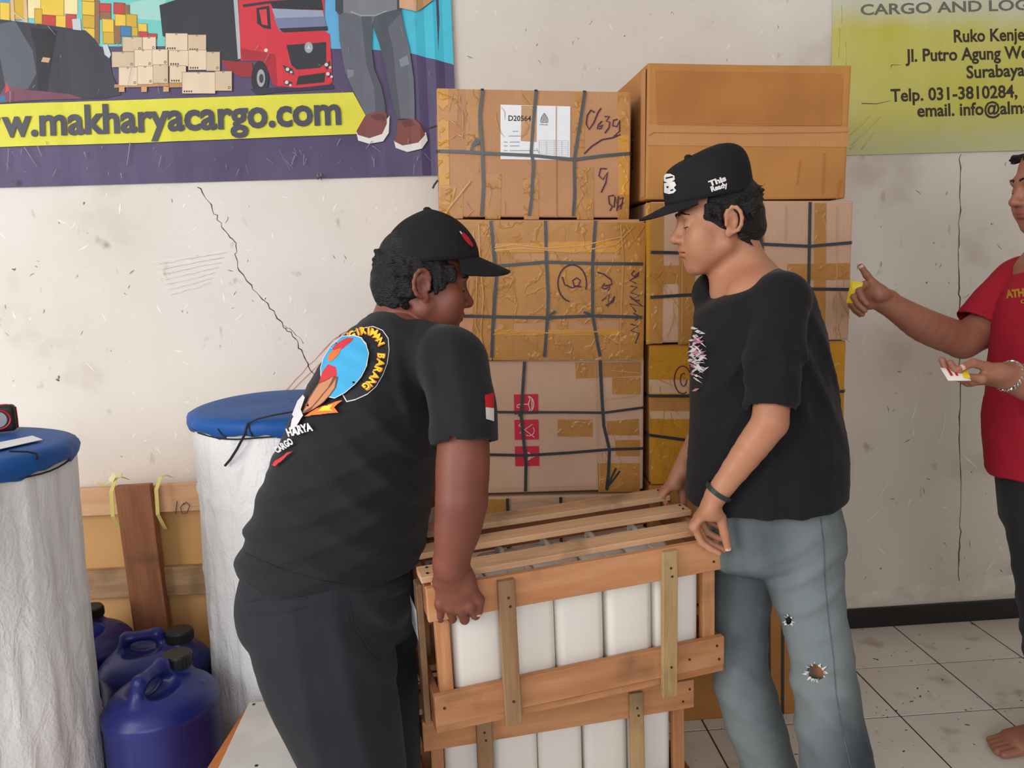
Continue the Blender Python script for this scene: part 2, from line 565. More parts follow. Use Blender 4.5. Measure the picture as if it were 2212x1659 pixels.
# cracks and scuffs in the plaster
M_crack = mat('crack', (92, 80, 70), rough=0.95, var=0.2)
M_chip = mat('plaster_chip', (238, 233, 226), rough=0.9, var=0.05)
M_red = mat('red_scuff', (206, 150, 142), rough=0.9, var=0.15)
def wall_line(pts, w, m, name, jit=0.0, seed=0, n=6):
    rg = random.Random(seed)
    path = []
    for i in range(len(pts) - 1):
        for k in range(n):
            t = k / n
            path.append((pts[i][0] + (pts[i + 1][0] - pts[i][0]) * t + rg.uniform(-jit, jit),
                         pts[i][1] + (pts[i + 1][1] - pts[i][1]) * t + rg.uniform(-jit, jit)))
    path.append(pts[-1])
    W = [w * rg.uniform(0.4, 1.3) for _ in path]
    return ribbon([PY(x, y, WALL_Y - 0.0002) for x, y in path], [0, -1, 0], W, 0.0003)
build('plaster_crack', *wall_line([(428, 402), (455, 445), (480, 490), (508, 525), (511, 575), (548, 625), (585, 665), (612, 705), (640, 735), (662, 780), (682, 818)], 0.0038, M_crack, '', 3.0, 1), M_crack, parent=wall_back)
build('plaster_crack', *wall_line([(612, 705), (630, 712), (655, 742)], 0.0022, M_crack, '', 2.0, 7), M_crack, parent=wall_back)
build('plaster_crack', *wall_line([(2074, 330), (2073, 470), (2070, 600), (2074, 700), (2072, 900), (2075, 1120), (2072, 1255)], 0.0042, M_crack, '', 2.5, 2, 9), M_crack, parent=wall_back)
rg = random.Random(11)
chips, darks = [], []
def scat(x0, x1, y0, y1, n, out, lmax, wmax):
    for q in range(n):
        x, y = rg.uniform(x0, x1), rg.uniform(y0, y1)
        a = rg.gauss(1.57, 0.7); l = rg.uniform(3, lmax)
        p = [(x, y), (x + l * math.cos(a) * .5 + rg.uniform(-2, 2), y + l * math.sin(a) * .5), (x + l * math.cos(a), y + l * math.sin(a))]
        out.append(ribbon([PY(u, v, WALL_Y - 0.0002) for u, v in p], [0, -1, 0], [wmax * rg.uniform(.1, .6), wmax * rg.uniform(.4, 1), wmax * .15], 0.0003))
scat(0, 900, 410, 850, 60, chips, 26, 0.007); scat(150, 430, 850, 1050, 14, chips, 22, 0.006)
scat(1850, 2180, 640, 1240, 26, chips, 60, 0.006); scat(1000, 1800, 10, 130, 10, chips, 18, 0.005)
scat(0, 900, 420, 1050, 34, darks, 16, 0.005); scat(1840, 2190, 350, 1260, 34, darks, 18, 0.006); scat(990, 1790, 20, 180, 12, darks, 14, 0.004)
for k in range(7):
    y = 545 + k * 11
    chips.append(wall_line([(330 + k * 6, y + 22), (420, y + 8), (505 - k * 9, y - 4)], 0.0016, M_chip, '', 1.5, 30 + k))
    darks.append(wall_line([(345 + k * 4, y + 26), (430, y + 10), (490 - k * 6, y)], 0.0010, M_crack, '', 1.2, 50 + k))
o = build('paint_chips', *merge(chips), M_chip, parent=wall_back); o['kind'] = 'stuff'
o = build('dark_scuffs', *merge(darks), mat('dark_scuff', (158, 146, 134), rough=0.95, var=0.25), parent=wall_back); o['kind'] = 'stuff'
build('red_chalk_line', *wall_line([(560, 905), (640, 820), (720, 735), (790, 690)], 0.006, M_red, '', 2.0, 5), M_red, parent=wall_back)
build('red_chalk_line', *wall_line([(575, 900), (660, 815), (735, 745), (800, 712)], 0.004, M_red, '', 2.0, 6), M_red, parent=wall_back)
# uneven lighter patch of old filler above the skirting
_top = [(1826, 1290), (1870, 1280), (1925, 1270), (1990, 1262), (2040, 1268), (2085, 1258), (2120, 1230), (2150, 1246), (2196, 1240), (2230, 1236), (2300, 1244)]
_bot = [(x, 1311 - (x - 1826) * 0.08) for x, _ in _top]
_vv = [PY(x, y, WALL_Y - 0.0006) for x, y in _top + _bot[::-1]]
build('filler_patch', _vv, [list(range(len(_vv)))[::-1]], mat('old_filler', (222, 213, 202), rough=0.9, var=0.12, scale=14), parent=wall_back)
# ------------------------------------------------------------------ printed vinyl banners on the wall
class Banner:
    def __init__(s, name, label, x0, x1, z0, z1, mbase, seed, amp, edge=0.0):
        s.x0, s.x1, s.z0, s.z1 = x0, x1, z0, z1
        s.kn = np.linspace(x0, x1, int((x1 - x0) / 0.03) + 1)
        rg = np.random.RandomState(seed)
        a = rg.uniform(0, 1, len(s.kn)); a = np.convolve(np.pad(a, 1, 'edge'), [.25, .5, .25], 'valid')
        a = (a - a.min()) / (a.max() - a.min()) * amp
        t = np.clip(1 - np.abs(s.kn - x1) / 0.16, 0, 1) if edge > 0 else 0 * s.kn
        s.dd = a + t * edge * (0.5 + 0.5 * np.sin((s.kn - x1) * 95))
        s.root = thing(name, label, 'banner', ((x0 + x1) / 2, WALL_Y, z0))
        bm = bmesh.new()
        vs = [bm.verts.new((x, z, 0)) for x, z in ((x0, z0), (x1, z0), (x1, z1), (x0, z1))]
        bm.faces.new(vs)
        s.emit(bm, 'vinyl_sheet', mbase, -1)
        s.layer = 0
    def split(s, bm):
        xs = [v.co.x for v in bm.verts]
        lo, hi = min(xs), max(xs)
        for k in s.kn:
            if lo < k < hi:
                bmesh.ops.bisect_plane(bm, geom=bm.verts[:] + bm.edges[:] + bm.faces[:], plane_co=(k, 0, 0), plane_no=(1, 0, 0), dist=1e-6)
        return bm
    def emit(s, bm, name, mats, lay, mi=None):
        s.split(bm)
        bm.verts.index_update()
        lz = bm.faces.layers.int.get('m')
        V = []
        for v in bm.verts:
            x, z, l = v.co
            fz = 1.0 - 0.25 * (z - s.z0) / (s.z1 - s.z0)
            V.append((x, WALL_Y - 0.004 - np.interp(x, s.kn, s.dd) * fz - l - 0.0003 * (lay + 1), z))
        F, I = [], []
        for f in bm.faces:
            F.append([v.index for v in f.verts]); I.append(f[lz] if lz else 0)
        # face the room
        V = np.array(V)
        G = []
        for f in F:
            a, b, c = V[f[0]], V[f[1]], V[f[2]]
            n = np.zeros(3)
            for i in range(len(f)):
                n += np.cross(V[f[i]] - a, V[f[(i + 1) % len(f)]] - a)
            G.append(f if n[1] < 0 else f[::-1])
        bm.free()
        return build(name, V, G, mats, parent=s.root, mi=I)
    def art(s, name, polys, lift=0.0003):
        """polys: list of (colour key, [(px,py)...]) drawn back to front; picture coordinates turned into places on the wall"""
        keys = []
        bm = bmesh.new(); lz = bm.faces.layers.int.new('m')
        for n, (k, pts) in enumerate(polys):
            if k not in keys: keys.append(k)
            vs = []
            for (x, y) in pts:
                w = PY(x, y, WALL_Y - 0.008)
                vs.append(bm.verts.new((min(max(w[0], s.x0), s.x1), min(max(w[2], s.z0), s.z1), 0.00003 * n)))
            try:
                f = bm.faces.new(vs)
            except ValueError:
                continue
            f[lz] = keys.index(k)
        bmesh.ops.triangulate(bm, faces=bm.faces[:])
        return s.emit(bm, name, [flat('print_%d_%d_%d' % k, k, 0.55) for k in keys], 0)
    def words(s, name, items, m, lay):
        bm = bmesh.new(); lz = bm.faces.layers.int.new('m')
        for V, F in items:
            vs = []
            for (x, y) in V:
                w = PY(x, y, WALL_Y - 0.008); vs.append(bm.verts.new((w[0], w[2], 0)))
            for f in F:
                try: bm.faces.new([vs[i] for i in f])
                except ValueError: pass
        return s.emit(bm, name, [m], lay)

def rect(x0, y0, x1, y1, sk=0.0):
    return [(x0, y0), (x1, y0 + sk), (x1, y1 + sk), (x0, y1)]
def oval(cx, cy, rx, ry, n=20, a0=0.0):
    return [(cx + rx * math.cos(2 * math.pi * i / n + a0), cy + ry * math.sin(2 * math.pi * i / n + a0)) for i in range(n)]

M_vinyl_purple = mat('purple_vinyl', (84, 70, 108), rough=0.55, rgb2=(66, 52, 90), scale=4, bump=0.05, bscale=20)
ban = Banner('cargo_banner', 'purple vinyl cargo banner with red truck and yellow web address stripe', -2.25, 0.030, 1.708, 2.72, M_vinyl_purple, 3, 0.007, 0.022)
YEL, BLK, RED = (218, 213, 62), (50, 50, 60), (206, 46, 62)
A = []
A.append(((112, 196, 190), [(-700, -400), (735, -400), (735, 90), (500, 100), (240, 100), (-700, 120)]))
A.append(((84, 150, 190), [(-700, -400), (120, -400), (110, 30), (-20, 60), (-700, 60)]))
A.append(((96, 168, 214), [(690, -400), (800, -400), (800, 106), (700, 105)]))
A.append(((64, 184, 208), [(735, -400), (985, -400), (985, 141), (972, 138), (885, 115), (804, 107), (735, 105)]))
A.append(((156, 206, 196), [(285, 5), (360, -10), (350, 45), (300, 40), (270, 20)]))
yl, yl2, rd, bl, br, cr_ = (226, 190, 66), (205, 166, 52), (190, 66, 62), (66, 122, 176), (140, 104, 74), (232, 216, 160)
for (c, x0, y0, x1, y1) in ((yl, 0, 5, 22, 44), (yl2, 22, -8, 60, 42), (cr_, 60, -10, 90, 40), (yl, 88, -8, 138, 32), (cr_, 138, -6, 168, 30), (yl2, 75, 18, 92, 52),
                            (rd, 92, 32, 120, 58), (yl, 120, 32, 142, 60), (rd, 142, 30, 165, 62), (yl, 175, -30, 204, 2), (yl, 177, 2, 206, 32), (yl2, 178, 32, 210, 60), (yl, 181, 60, 214, 92),
                            (br, 204, 0, 215, 94), (rd, 214, 6, 240, 26), (br, 216, 24, 240, 42), (yl, 220, 40, 246, 70), (yl2, 222, 68, 250, 94), (br, 246, 44, 262, 94),
                            (rd, 245, 5, 270, 30), (br, 268, 10, 280, 32), (yl, 248, 30, 272, 56), (yl2, 272, 30, 296, 62), (bl, 260, 55, 284, 78), (yl2, 284, 58, 298, 78),
                            (yl, 298, 50, 318, 68), (rd, 300, 68, 320, 80), (rd, 322, 72, 340, 82)):
    A.append((tuple(int(q * .72) for q in c), rect(x0, y0, x1, y1, (x1 - x0) * .06)))
    A.append((c, rect(x0 + 1.2, y0 + 1.2, x1 - 1.2, y1 - 1.2, (x1 - x0) * .06)))
for pts in ([(22, -20), (30, -20), (34, 60), (27, 60)], [(50, -20), (58, -20), (62, 62), (55, 62)], [(26, 22), (60, 48), (60, 52), (26, 26)]):
    A.append(((206, 176, 140), pts))
A.append(((52, 54, 64), [(-700, 60), (0, 42), (62, 50), (130, 58), (185, 66), (204, 84), (218, 104), (236, 112), (242, 160), (262, 205), (225, 213), (120, 216), (0, 224), (-700, 250)]))
A.append(((86, 90, 100), [(0, 52), (34, 46), (72, 110), (80, 160), (62, 192), (14, 196), (0, 120)]))
A.append(((34, 32, 40), [(66, 60), (124, 66), (112, 140), (104, 198), (82, 196), (80, 120)]))
A.append(((196, 160, 128), [(94, 124), (110, 126), (106, 136), (90, 134)]))
A.append(((118, 66, 84), [(12, 186), (70, 196), (150, 203), (180, 213), (60, 217), (0, 222), (0, 206)]))
A.append(((206, 64, 66), [(14, 176), (22, 196), (12, 200)]))
A.append(((52, 106, 150), [(-60, 208), (10, 206), (14, 220), (-60, 226)]))
A.append(((190, 196, 202), [(156, 42), (174, 40), (176, 66), (158, 64)]))
A.append(((188, 196, 204), [(222, 98), (232, 96), (240, 118), (236, 126), (226, 118)]))
# trailer and cab
A.append(((48, 50, 58), [(345, 12), (402, -8), (512, -60), (521, 128), (500, 135), (478, 131), (440, 122), (352, 78)]))
A.append(((176, 178, 184), [(500, -60), (510, -60), (521, 127), (514, 128)]))
A.append(((150, 40, 52), [(478, 130), (545, 136), (548, 168), (520, 166), (490, 152)]))
A.append((RED, [(513, -60), (702, -60), (700, 66), (712, 74), (716, 130), (718, 178), (706, 188), (640, 190), (592, 186), (580, 156), (566, 132), (540, 132), (520, 130)]))
A.append(((168, 34, 48), [(520, 104), (596, 118), (600, 186), (592, 186), (580, 156), (566, 132), (540, 132), (521, 128)]))
A.append(((52, 48, 56), [(524, 10), (586, 2), (586, 8), (526, 16)]))
A.append(((44, 44, 52), [(583, 3), (694, -4), (699, 22), (590, 20)]))
A.append(((150, 158, 184), [(588, 19), (697, 23), (706, 60), (604, 68)]))
A.append(((118, 124, 156), [(592, 40), (700, 36), (706, 60), (604, 68)]))
A.append(((44, 44, 54), [(603, 62), (707, 57), (708, 66), (612, 71)]))
A.append(((44, 42, 48), [(554, 18), (582, 13), (586, 64), (569, 61), (556, 51)]))
A.append(((214, 58, 70), [(560, 22), (576, 20), (579, 56), (566, 53)]))
A.append(((46, 48, 54), [(619, 98), (705, 91), (705, 136), (690, 147), (642, 151), (630, 141)]))
A.append(((42, 40, 46), [(645, 165), (703, 157), (701, 178), (640, 184)]))
A.append(((160, 164, 168), oval(667, 103, 9, 12)))
A.append(((206, 208, 210), [(667, 97), (669, 103), (673, 107), (667, 105), (661, 107), (665, 103)]))
for pts in ([(611, 141), (632, 149), (637, 163), (618, 156)], [(701, 141), (713, 131), (714, 145), (705, 151)], [(613, 174), (632, 178), (630, 186), (616, 184)], [(706, 160), (716, 156), (716, 164), (708, 168)]):
    A.append(((52, 50, 58), pts))
    cx = sum(p[0] for p in pts) / 4; cy = sum(p[1] for p in pts) / 4
    A.append(((206, 206, 208), oval(cx - 3, cy - 2, 4, 4, 8))); A.append(((196, 196, 198), oval(cx + 5, cy + 4, 3, 3, 8)))
A.append(((232, 214, 206), oval(575, 109, 4, 4, 10)))
A.append(((38, 36, 42), oval(562, 170, 19, 38)))
A.append(((160, 162, 168), oval(564, 169, 9, 19)))
A.append(((60, 58, 64), oval(565, 170, 5, 10)))
A.append(((50, 42, 66), [(540, 192), (590, 190), (640, 191), (718, 182), (722, 192), (600, 200), (556, 206)]))
# cartons on pallets
cream, cream2 = (222, 202, 174), (206, 184, 154)
for n, (x0, y0, x1, y1) in enumerate(((265, 80, 308, 112), (308, 80, 338, 110), (358, 72, 406, 110), (406, 75, 446, 112), (290, 107, 330, 145), (329, 107, 364, 142), (242, 112, 291, 146),
                                      (365, 109, 408, 144), (407, 108, 447, 152), (446, 112, 476, 154), (257, 145, 298, 186), (297, 143, 332, 183), (331, 140, 365, 181), (367, 142, 403, 180), (394, 156, 466, 203), (465, 154, 502, 197))):
    if n == 10:
        A.append(((188, 138, 88), rect(248, 183, 366, 190, -3)))
        for q in (258, 306, 354): A.append(((204, 156, 104), rect(q, 188, q + 12, 199)))
        A.append(((188, 138, 88), rect(367, 178, 396, 190, -1)))
    A.append(((150, 122, 96), rect(x0, y0, x1, y1)))
    A.append((cream if n % 3 else cream2, rect(x0 + 1, y0 + 1, x1 - 1, y1 - 1)))
    A.append(((170, 140, 112), rect((x0 + x1) / 2 - 3, y0 + 1, (x0 + x1) / 2 + 2, y0 + 4)))
    if n in (2, 3, 7, 8, 13, 14):
        for q in range(4): A.append(((70, 62, 58), rect(x0 + 4 + q * 5, y1 - 7, x0 + 7 + q * 5, y1 - 3)))
    else:
        A.append(((80, 70, 64), oval(x1 - 6, y1 - 7, 3, 3, 8))); A.append((cream, oval(x1 - 6, y1 - 7, 1.6, 1.6, 8)))
# yellow stripe
A.append((YEL, [(-700, 252), (0, 226), (300, 216), (763, 200), (790, 250), (770, 290), (300, 309), (0, 318), (-700, 346)]))
# drawn figure: trousers and shoes
G, GD = (98, 101, 111), (78, 81, 92)
A.append((GD, [(803, 50), (819, 94), (832, 142), (842, 197), (857, 258), (896, 258), (896, 223), (894, 172), (885, 109), (872, 56), (864, 10), (800, 10)]))
A.append((G, [(838, 60), (850, 110), (856, 180), (866, 256), (896, 258), (896, 223), (894, 172), (885, 109), (872, 56), (866, 30)]))
A.append((G, [(727, 24), (731, 34), (734, 89), (746, 157), (766, 202), (790, 250), (834, 252), (832, 226), (824, 187), (809, 152), (803, 106), (804, 53), (818, 20)]))
A.append((GD, [(780, 30), (803, 30), (803, 106), (809, 152), (824, 187), (832, 226), (834, 252), (812, 252), (808, 190), (792, 140), (786, 90)]))
A.append(((126, 130, 140), [(750, 150), (765, 152), (764, 165), (752, 170)]))
A.append(((130, 134, 144), [(862, 130), (880, 120), (884, 140), (866, 146)]))
A.append(((64, 68, 78), [(724, -120), (725, 24), (735, 33), (742, 28), (800, 36), (858, 24), (866, 26), (866, -120)]))
A.append(((120, 124, 132), [(740, -120), (742, 28), (800, 36), (858, 22), (856, -120)]))
A.append(((150, 154, 160), [(758, 24), (780, 33), (812, 33), (838, 22), (836, 26), (812, 36), (780, 36), (758, 28)]))
sole = (222, 218, 214)
A.append((sole, [(770, 286), (774, 304), (798, 311), (828, 306), (840, 288), (842, 250), (836, 258), (826, 284), (798, 294)]))
A.append(((122, 66, 62), [(790, 249), (780, 266), (770, 284), (774, 292), (798, 299), (826, 290), (836, 268), (836, 246), (815, 240)]))
A.append(((92, 50, 50), [(800, 250), (822, 246), (834, 252), (832, 262), (812, 260)]))
A.append((sole, [(851, 304), (855, 320), (880, 329), (912, 322), (924, 304), (920, 286), (904, 304), (870, 311)]))
A.append(((126, 66, 58), [(860, 262), (857, 290), (852, 306), (870, 315), (904, 309), (919, 292), (908, 270), (895, 257)]))
A.append(((96, 50, 48), [(866, 262), (890, 260), (898, 272), (874, 276)]))
A.append(((204, 160, 126), [(862, -120), (863, 18), (900, 27), (902, -120)]))
A.append(((176, 132, 88), [(901, 27), (936, 3), (936, -120), (901, -120)]))
ban.art('printed_picture', A)
M_ink = flat('dark_ink', (60, 58, 74), 0.45)
ban.words('web_address_lettering', [text_px('w.makharyacargo.com', (8, 296), (738, 268), 62, 0.03), text_px('ww', (-92, 300), (4, 296), 62, 0.03)], M_ink, 36)
rg = random.Random(8)
scr = []
for q in range(80):
    x, y = rg.uniform(0, 960), rg.choice([rg.uniform(20, 200), rg.uniform(300, 375), rg.uniform(300, 375)])
    a = rg.gauss(1.4, .5); l = rg.uniform(3, 26) if rg.random() < .85 else 50
    dx, dy = math.cos(a) * l, math.sin(a) * l; w = rg.uniform(.3, 1.1)
    if y + abs(dy) > 388 or x + dx > 965: continue
    scr.append((np.array([(x - w, y), (x + w, y), (x + dx + w * .5, y + dy), (x + dx - w * .5, y + dy)]), [[0, 1, 2, 3]]))
o = ban.words('scratches', scr, flat('scratch_white', (146, 137, 160), 0.7), 38); o['kind'] = 'stuff'
M_metal = mat('grey_metal', (150, 146, 140), rough=0.4, metal=0.9)
for (gx, gy) in ((32, 394), (690, 378)):
    c = PY(gx, gy, WALL_Y - 0.02)
    th = [c + np.array([0.006 * math.cos(a), -0.002, 0.007 * math.sin(a)]) for a in np.linspace(0, 2 * math.pi, 15)]
    build('eyelet', *tube(th, 0.0016, 6, False), M_metal, parent=ban.root)
c = PY(692, 380, WALL_Y - 0.02)
build('tie_wire', *merge([tube([c, c + np.array([-.01, -.004, -.012])], 0.0014, 6), tube([c, c + np.array([.004, -.003, -.014])], 0.0012, 6)]), M_black, parent=ban.root)

# the yellow-green address banner
M_ylw = mat('faded_yellow_vinyl', (196, 190, 66), rough=0.4, rgb2=(206, 200, 120), scale=3.5, detail=7, bump=0.04, bscale=12)
nt, N, L, b = nodes_of(M_ylw)
src = b.inputs['Base Color'].links[0].from_socket
tc = N.new('ShaderNodeTexCoord'); sx = N.new('ShaderNodeSeparateXYZ'); L.new(tc.outputs['Object'], sx.inputs[0])
def zband(z0, z1, col, wob=0.12):
    global src
    n = N.new('ShaderNodeTexNoise'); n.inputs['Scale'].default_value = 4
    L.new(tc.outputs['Object'], n.inputs[0])
    ma = N.new('ShaderNodeMath'); ma.operation = 'MULTIPLY_ADD'; ma.inputs[1].default_value = wob; L.new(n.outputs[0], ma.inputs[0]); L.new(sx.outputs[2], ma.inputs[2])
    mr = N.new('ShaderNodeMapRange'); mr.inputs[1].default_value = z0 + wob / 2; mr.inputs[2].default_value = z1 + wob / 2
    L.new(ma.outputs[0], mr.inputs[0])
    x = N.new('ShaderNodeMix'); x.data_type = 'RGBA'; L.new(mr.outputs[0], x.inputs[0]); L.new(src, x.inputs[6]); x.inputs[7].default_value = lin(col)
    src = x.outputs[2]
zband(0.14, 0.02, (190, 190, 140)); zband(0.40, 0.52, (208, 208, 198))
L.new(src, b.inputs['Base Color'])
ban2 = Banner('address_banner', 'faded yellow-green vinyl banner with company address and phone lettering', 1.316, 2.95, 1.737, 2.72, M_ylw, 9, 0.005)
M_ink2 = flat('brown_black_ink', (62, 52, 42), 0.5)
ban2.words('address_lettering', [
    text_px('Ruko Kenje', (2061, 91), (2197, 87), 27, 0.025, 'Ruko Kenj'),
    text_px('Jl. Putro Agung We', (1957, 133), (2207, 126), 27, 0.025, 'Jl. Putro Agung W'),
    text_px('Surabaya', (2088, 169), (2200, 164), 27, 0.025, 'Surabay'),
    text_px('Telp. 031-3810284,', (1925, 219), (2198, 210), 27, 0.025),
    text_px('email. info@alma', (1982, 252), (2209, 245), 27, 0.025, 'email. info@alm')], M_ink2, 1)
ban2.words('heading_lettering', [text_px('CARGO AND LOG', (1860, 32), (2191, 22), 23, 0.02, 'CARGO AND LO')], flat('grey_ink', (112, 110, 104), 0.5), 1)
tears = []
for (pts, w) in (([(1862, 223), (1895, 224), (1925, 217)], 2.2), ([(1926, 140), (1926, 148)], 1.4), ([(1926, 140), (1948, 140)], 1.4)):
    p = np.array(pts, float)
    t = np.gradient(p, axis=0); t /= np.linalg.norm(t, axis=1)[:, None]; nn = np.stack([-t[:, 1], t[:, 0]], 1)
    ww = w * np.linspace(1, .3, len(p))[:, None]
    tears.append((np.concatenate([p - nn * ww / 2, (p + nn * ww / 2)[::-1]]), [list(range(2 * len(p)))]))
M_tear = flat('tear_dark', (96, 92, 50), 0.8)
for q in tears: ban2.words('tear', [q], M_tear, 2)
for pts in ([(1834, 295), (1860, 270), (1880, 250)], [(1838, 315), (1870, 285), (1905, 250)], [(1836, 322), (1850, 312)], [(1862, 322), (1890, 285)], [(1817, 10), (1818, 50)], [(1813, 60), (1812, 125)], [(1826, 90), (1828, 150)]):
    q = []
    for (x, y) in pts:
        w = PY(x, y, WALL_Y - 0.008); fz = 1.0 - 0.25 * (w[2] - ban2.z0) / (ban2.z1 - ban2.z0)
        q.append((w[0], WALL_Y - 0.004 - np.interp(w[0], ban2.kn, ban2.dd) * fz, w[2]))
    build('crease', *tube(q, [0.0012] + [0.0034] * (len(q) - 2) + [0.0012] if len(q) > 2 else [0.0026, 0.0014], 8), M_ylw, parent=ban2.root, smooth=True)
# ------------------------------------------------------------------ cartons
def card(name, rgb, rgb2):
    m = mat(name, rgb, rough=0.72, rgb2=rgb2, scale=5, detail=6, bump=0.10, bscale=45, spec=0.3, dist=0.006)
    nt, N, L, b = nodes_of(m)
    src = b.inputs['Base Color'].links[0].from_socket
    tc = N.new('ShaderNodeTexCoord'); w = N.new('ShaderNodeTexWave'); w.wave_type = 'BANDS'; w.bands_direction = 'X'
    w.inputs['Scale'].default_value = 26; w.inputs['Distortion'].default_value = 1.0; w.inputs['Detail'].default_value = 1
    L.new(tc.outputs['Object'], w.inputs[0])
    mr = N.new('ShaderNodeMapRange'); mr.inputs[3].default_value = 0.985; mr.inputs[4].default_value = 1.01; L.new(w.outputs[1], mr.inputs[0])
    x = N.new('ShaderNodeVectorMath'); x.operation = 'SCALE'; L.new(src, x.inputs[0]); L.new(mr.outputs[0], x.inputs['Scale'])
    L.new(x.outputs[0], b.inputs['Base Color'])
    return m
M_kraft = card('kraft_card', (196, 146, 108), (182, 130, 92))
M_pink = card('pale_kraft_card', (206, 168, 142), (192, 152, 126))
M_tan = card('tan_card', (196, 138, 76), (180, 122, 66))

def tape_mat(name, rgb, alpha):
    m = mat(name, rgb, rough=0.28, var=0.12, scale=9, bump=0.15, bscale=24, spec=0.55, alpha=alpha, dist=0.006)
    nt, N, L, b = nodes_of(m)
    # long wrinkles in the film
    tc = N.new('ShaderNodeTexCoord'); w = N.new('ShaderNodeTexWave'); w.wave_type = 'BANDS'; w.bands_direction = 'DIAGONAL'
    w.inputs['Scale'].default_value = 5; w.inputs['Distortion'].default_value = 14; w.inputs['Detail'].default_value = 3; w.inputs['Detail Scale'].default_value = 2.2
    L.new(tc.outputs['Object'], w.inputs[0])
    rp = N.new('ShaderNodeValToRGB'); rp.color_ramp.elements[0].position = .80; rp.color_ramp.elements[1].position = 1.0
    L.new(w.outputs[1], rp.inputs[0])
    bp = N.new('ShaderNodeBump'); bp.inputs['Strength'].default_value = 0.3; bp.inputs['Distance'].default_value = 0.004
    L.new(rp.outputs[0], bp.inputs['Height'])
    old = b.inputs['Normal'].links[0].from_node
    L.new(old.outputs[0], bp.inputs['Normal']); L.new(bp.outputs[0], b.inputs['Normal'])
    return m
M_tape = tape_mat('brown_packing_tape', (198, 138, 62), 0.72)
M_tape2 = tape_mat('amber_packing_tape', (214, 150, 40), 0.85)
M_strap = mat('black_strapping', (50, 52, 56), rough=0.32, var=0.35, scale=90, stretch=(6, 6, 1), spec=0.6)
M_marker = flat('purple_marker_ink', (78, 36, 62), 0.6)
M_paper = mat('white_paper', (236, 236, 240), rough=0.55, var=0.02)
M_print = flat('black_print', (44, 44, 50), 0.6)
M_fine = flat('grey_print', (150, 150, 160), 0.6)
M_crim = flat('crimson_print', (196, 32, 62), 0.55)
M_tape_ridge = mat('tape_ridge', (198, 138, 62), rough=0.28, var=0.1, spec=0.7)  # raised tape wrinkles in the brown tape's own base colour

def carton(label, cx, y, z, w, h, d, yaw, lean, mats, group, wob=0.002, seed=0, bev=0.006):
    R = Matrix.Rotation(rad(yaw), 4, 'Z') @ Matrix.Rotation(-rad(lean), 4, 'Y')
    t = thing('carton', label, 'box', (cx, y, z), R.to_euler(), group)
    V, F = rbox(-w / 2, w / 2, 0, d, 0, h, bev=bev, seg=2, sub=5, wob=wob, seed=seed)
    build('carton_body', V, F, mats, parent=t, local=True, smooth=False)
    t['_wobble'] = seed
    ph = random.Random(seed); ph = [ph.uniform(0, 6.28) for _ in range(9)]
    M = np.array(R)[:3, :3]; o = np.array([cx, y, z])
    def face(px, py):                       # picture position -> place on the front face, local
        p = on_plane(px, py, o, M @ np.array([0, -1.0, 0]))
        q = M.T @ (p - o)
        return q
    def front(x, zz, lift=0.0):
        return np.array([x, wob * (math.sin(8 * x + ph[3]) + math.sin(11 * zz + ph[4])) * 0.5 - lift, zz])
    return dict(t=t, w=w, h=h, d=d, face=face, front=front, M=M, o=o, wob=wob, ph=ph)

def dens(pts, n=8):
    out = []
    for i in range(len(pts) - 1):
        for k in range(n):
            t = k / n; out.append((pts[i][0] * (1 - t) + pts[i + 1][0] * t, pts[i][1] * (1 - t) + pts[i + 1][1] * t))
    return out + [pts[-1]]

def stroke(C, name, strokes, width, m, lift=0.0022, label=None, split=False):
    thick = 0.0016 if name == 'card_crease' else 0.0002
    """lines drawn on the front face, picture coordinates"""
    parts = []
    for s in strokes:
        path = [C['front'](q[0], q[2], lift) for q in (C['face'](*p) for p in s)]
        parts.append(ribbon(path, [0, -1, 0], width, thick))
    if split:
        for q in parts: build(name, *q, m, parent=C['t'], local=True)
    else:
        return build(name, *merge(parts), m, parent=C['t'], local=True, label=label)

def patch(C, name, quad, m, lift=0.0012, nx=6, nz=6, label=None):
    """a film or paper piece lying on the front face, corners in picture coordinates TL TR BR BL"""
    q = [C['face'](*p) for p in quad]
    V, F = [], []
    for j in range(nz + 1):
        for i in range(nx + 1):
            u, v = i / nx, j / nz
            p = (q[0] * (1 - u) + q[1] * u) * (1 - v) + (q[3] * (1 - u) + q[2] * u) * v
            V.append(C['front'](p[0], p[2], lift))
    for j in range(nz):
        for i in range(nx):
            a = j * (nx + 1) + i; F.append([a, a + nx + 1, a + nx + 2, a + 1])
    return build(name, V, F, m, parent=C['t'], local=True, label=label)

def strap_v(C, pts, width=0.0085, top=True):
    """strap running up the front and over the top"""
    path, nr = [], []
    f = [C['face'](*p) for p in pts]
    f[0][2] = C['h'] - 0.004; f[-1][2] = 0.004
    f2 = dens([(p[0], p[2]) for p in f], 4)
    for (x, z) in f2[::-1]: path.append(C['front'](x, z, 0.0026)); nr.append((0, -1, 0))
    if top:
        x = f[0][0]; h = C['h']; tz = C['wob'] * 0.5 * math.sin(6 * x + C['ph'][5])
        path.append(np.array([x, 0.002, h + 0.0006 + tz])); nr.append((0, -1, 1))
        for t in (0.1, 0.5, 0.95): path.append(np.array([x, C['d'] * t, h + 0.0008 + tz])); nr.append((0, 0, 1))
        path.append(np.array([x, C['d'] + 0.003, h - 0.01])); nr.append((0, 1, 0.3))
        path.append(np.array([x, C['d'] + 0.003, 0.01])); nr.append((0, 1, 0))
    build('strap', *ribbon(path, nr, width, 0.0012), M_strap, parent=C['t'], local=True)

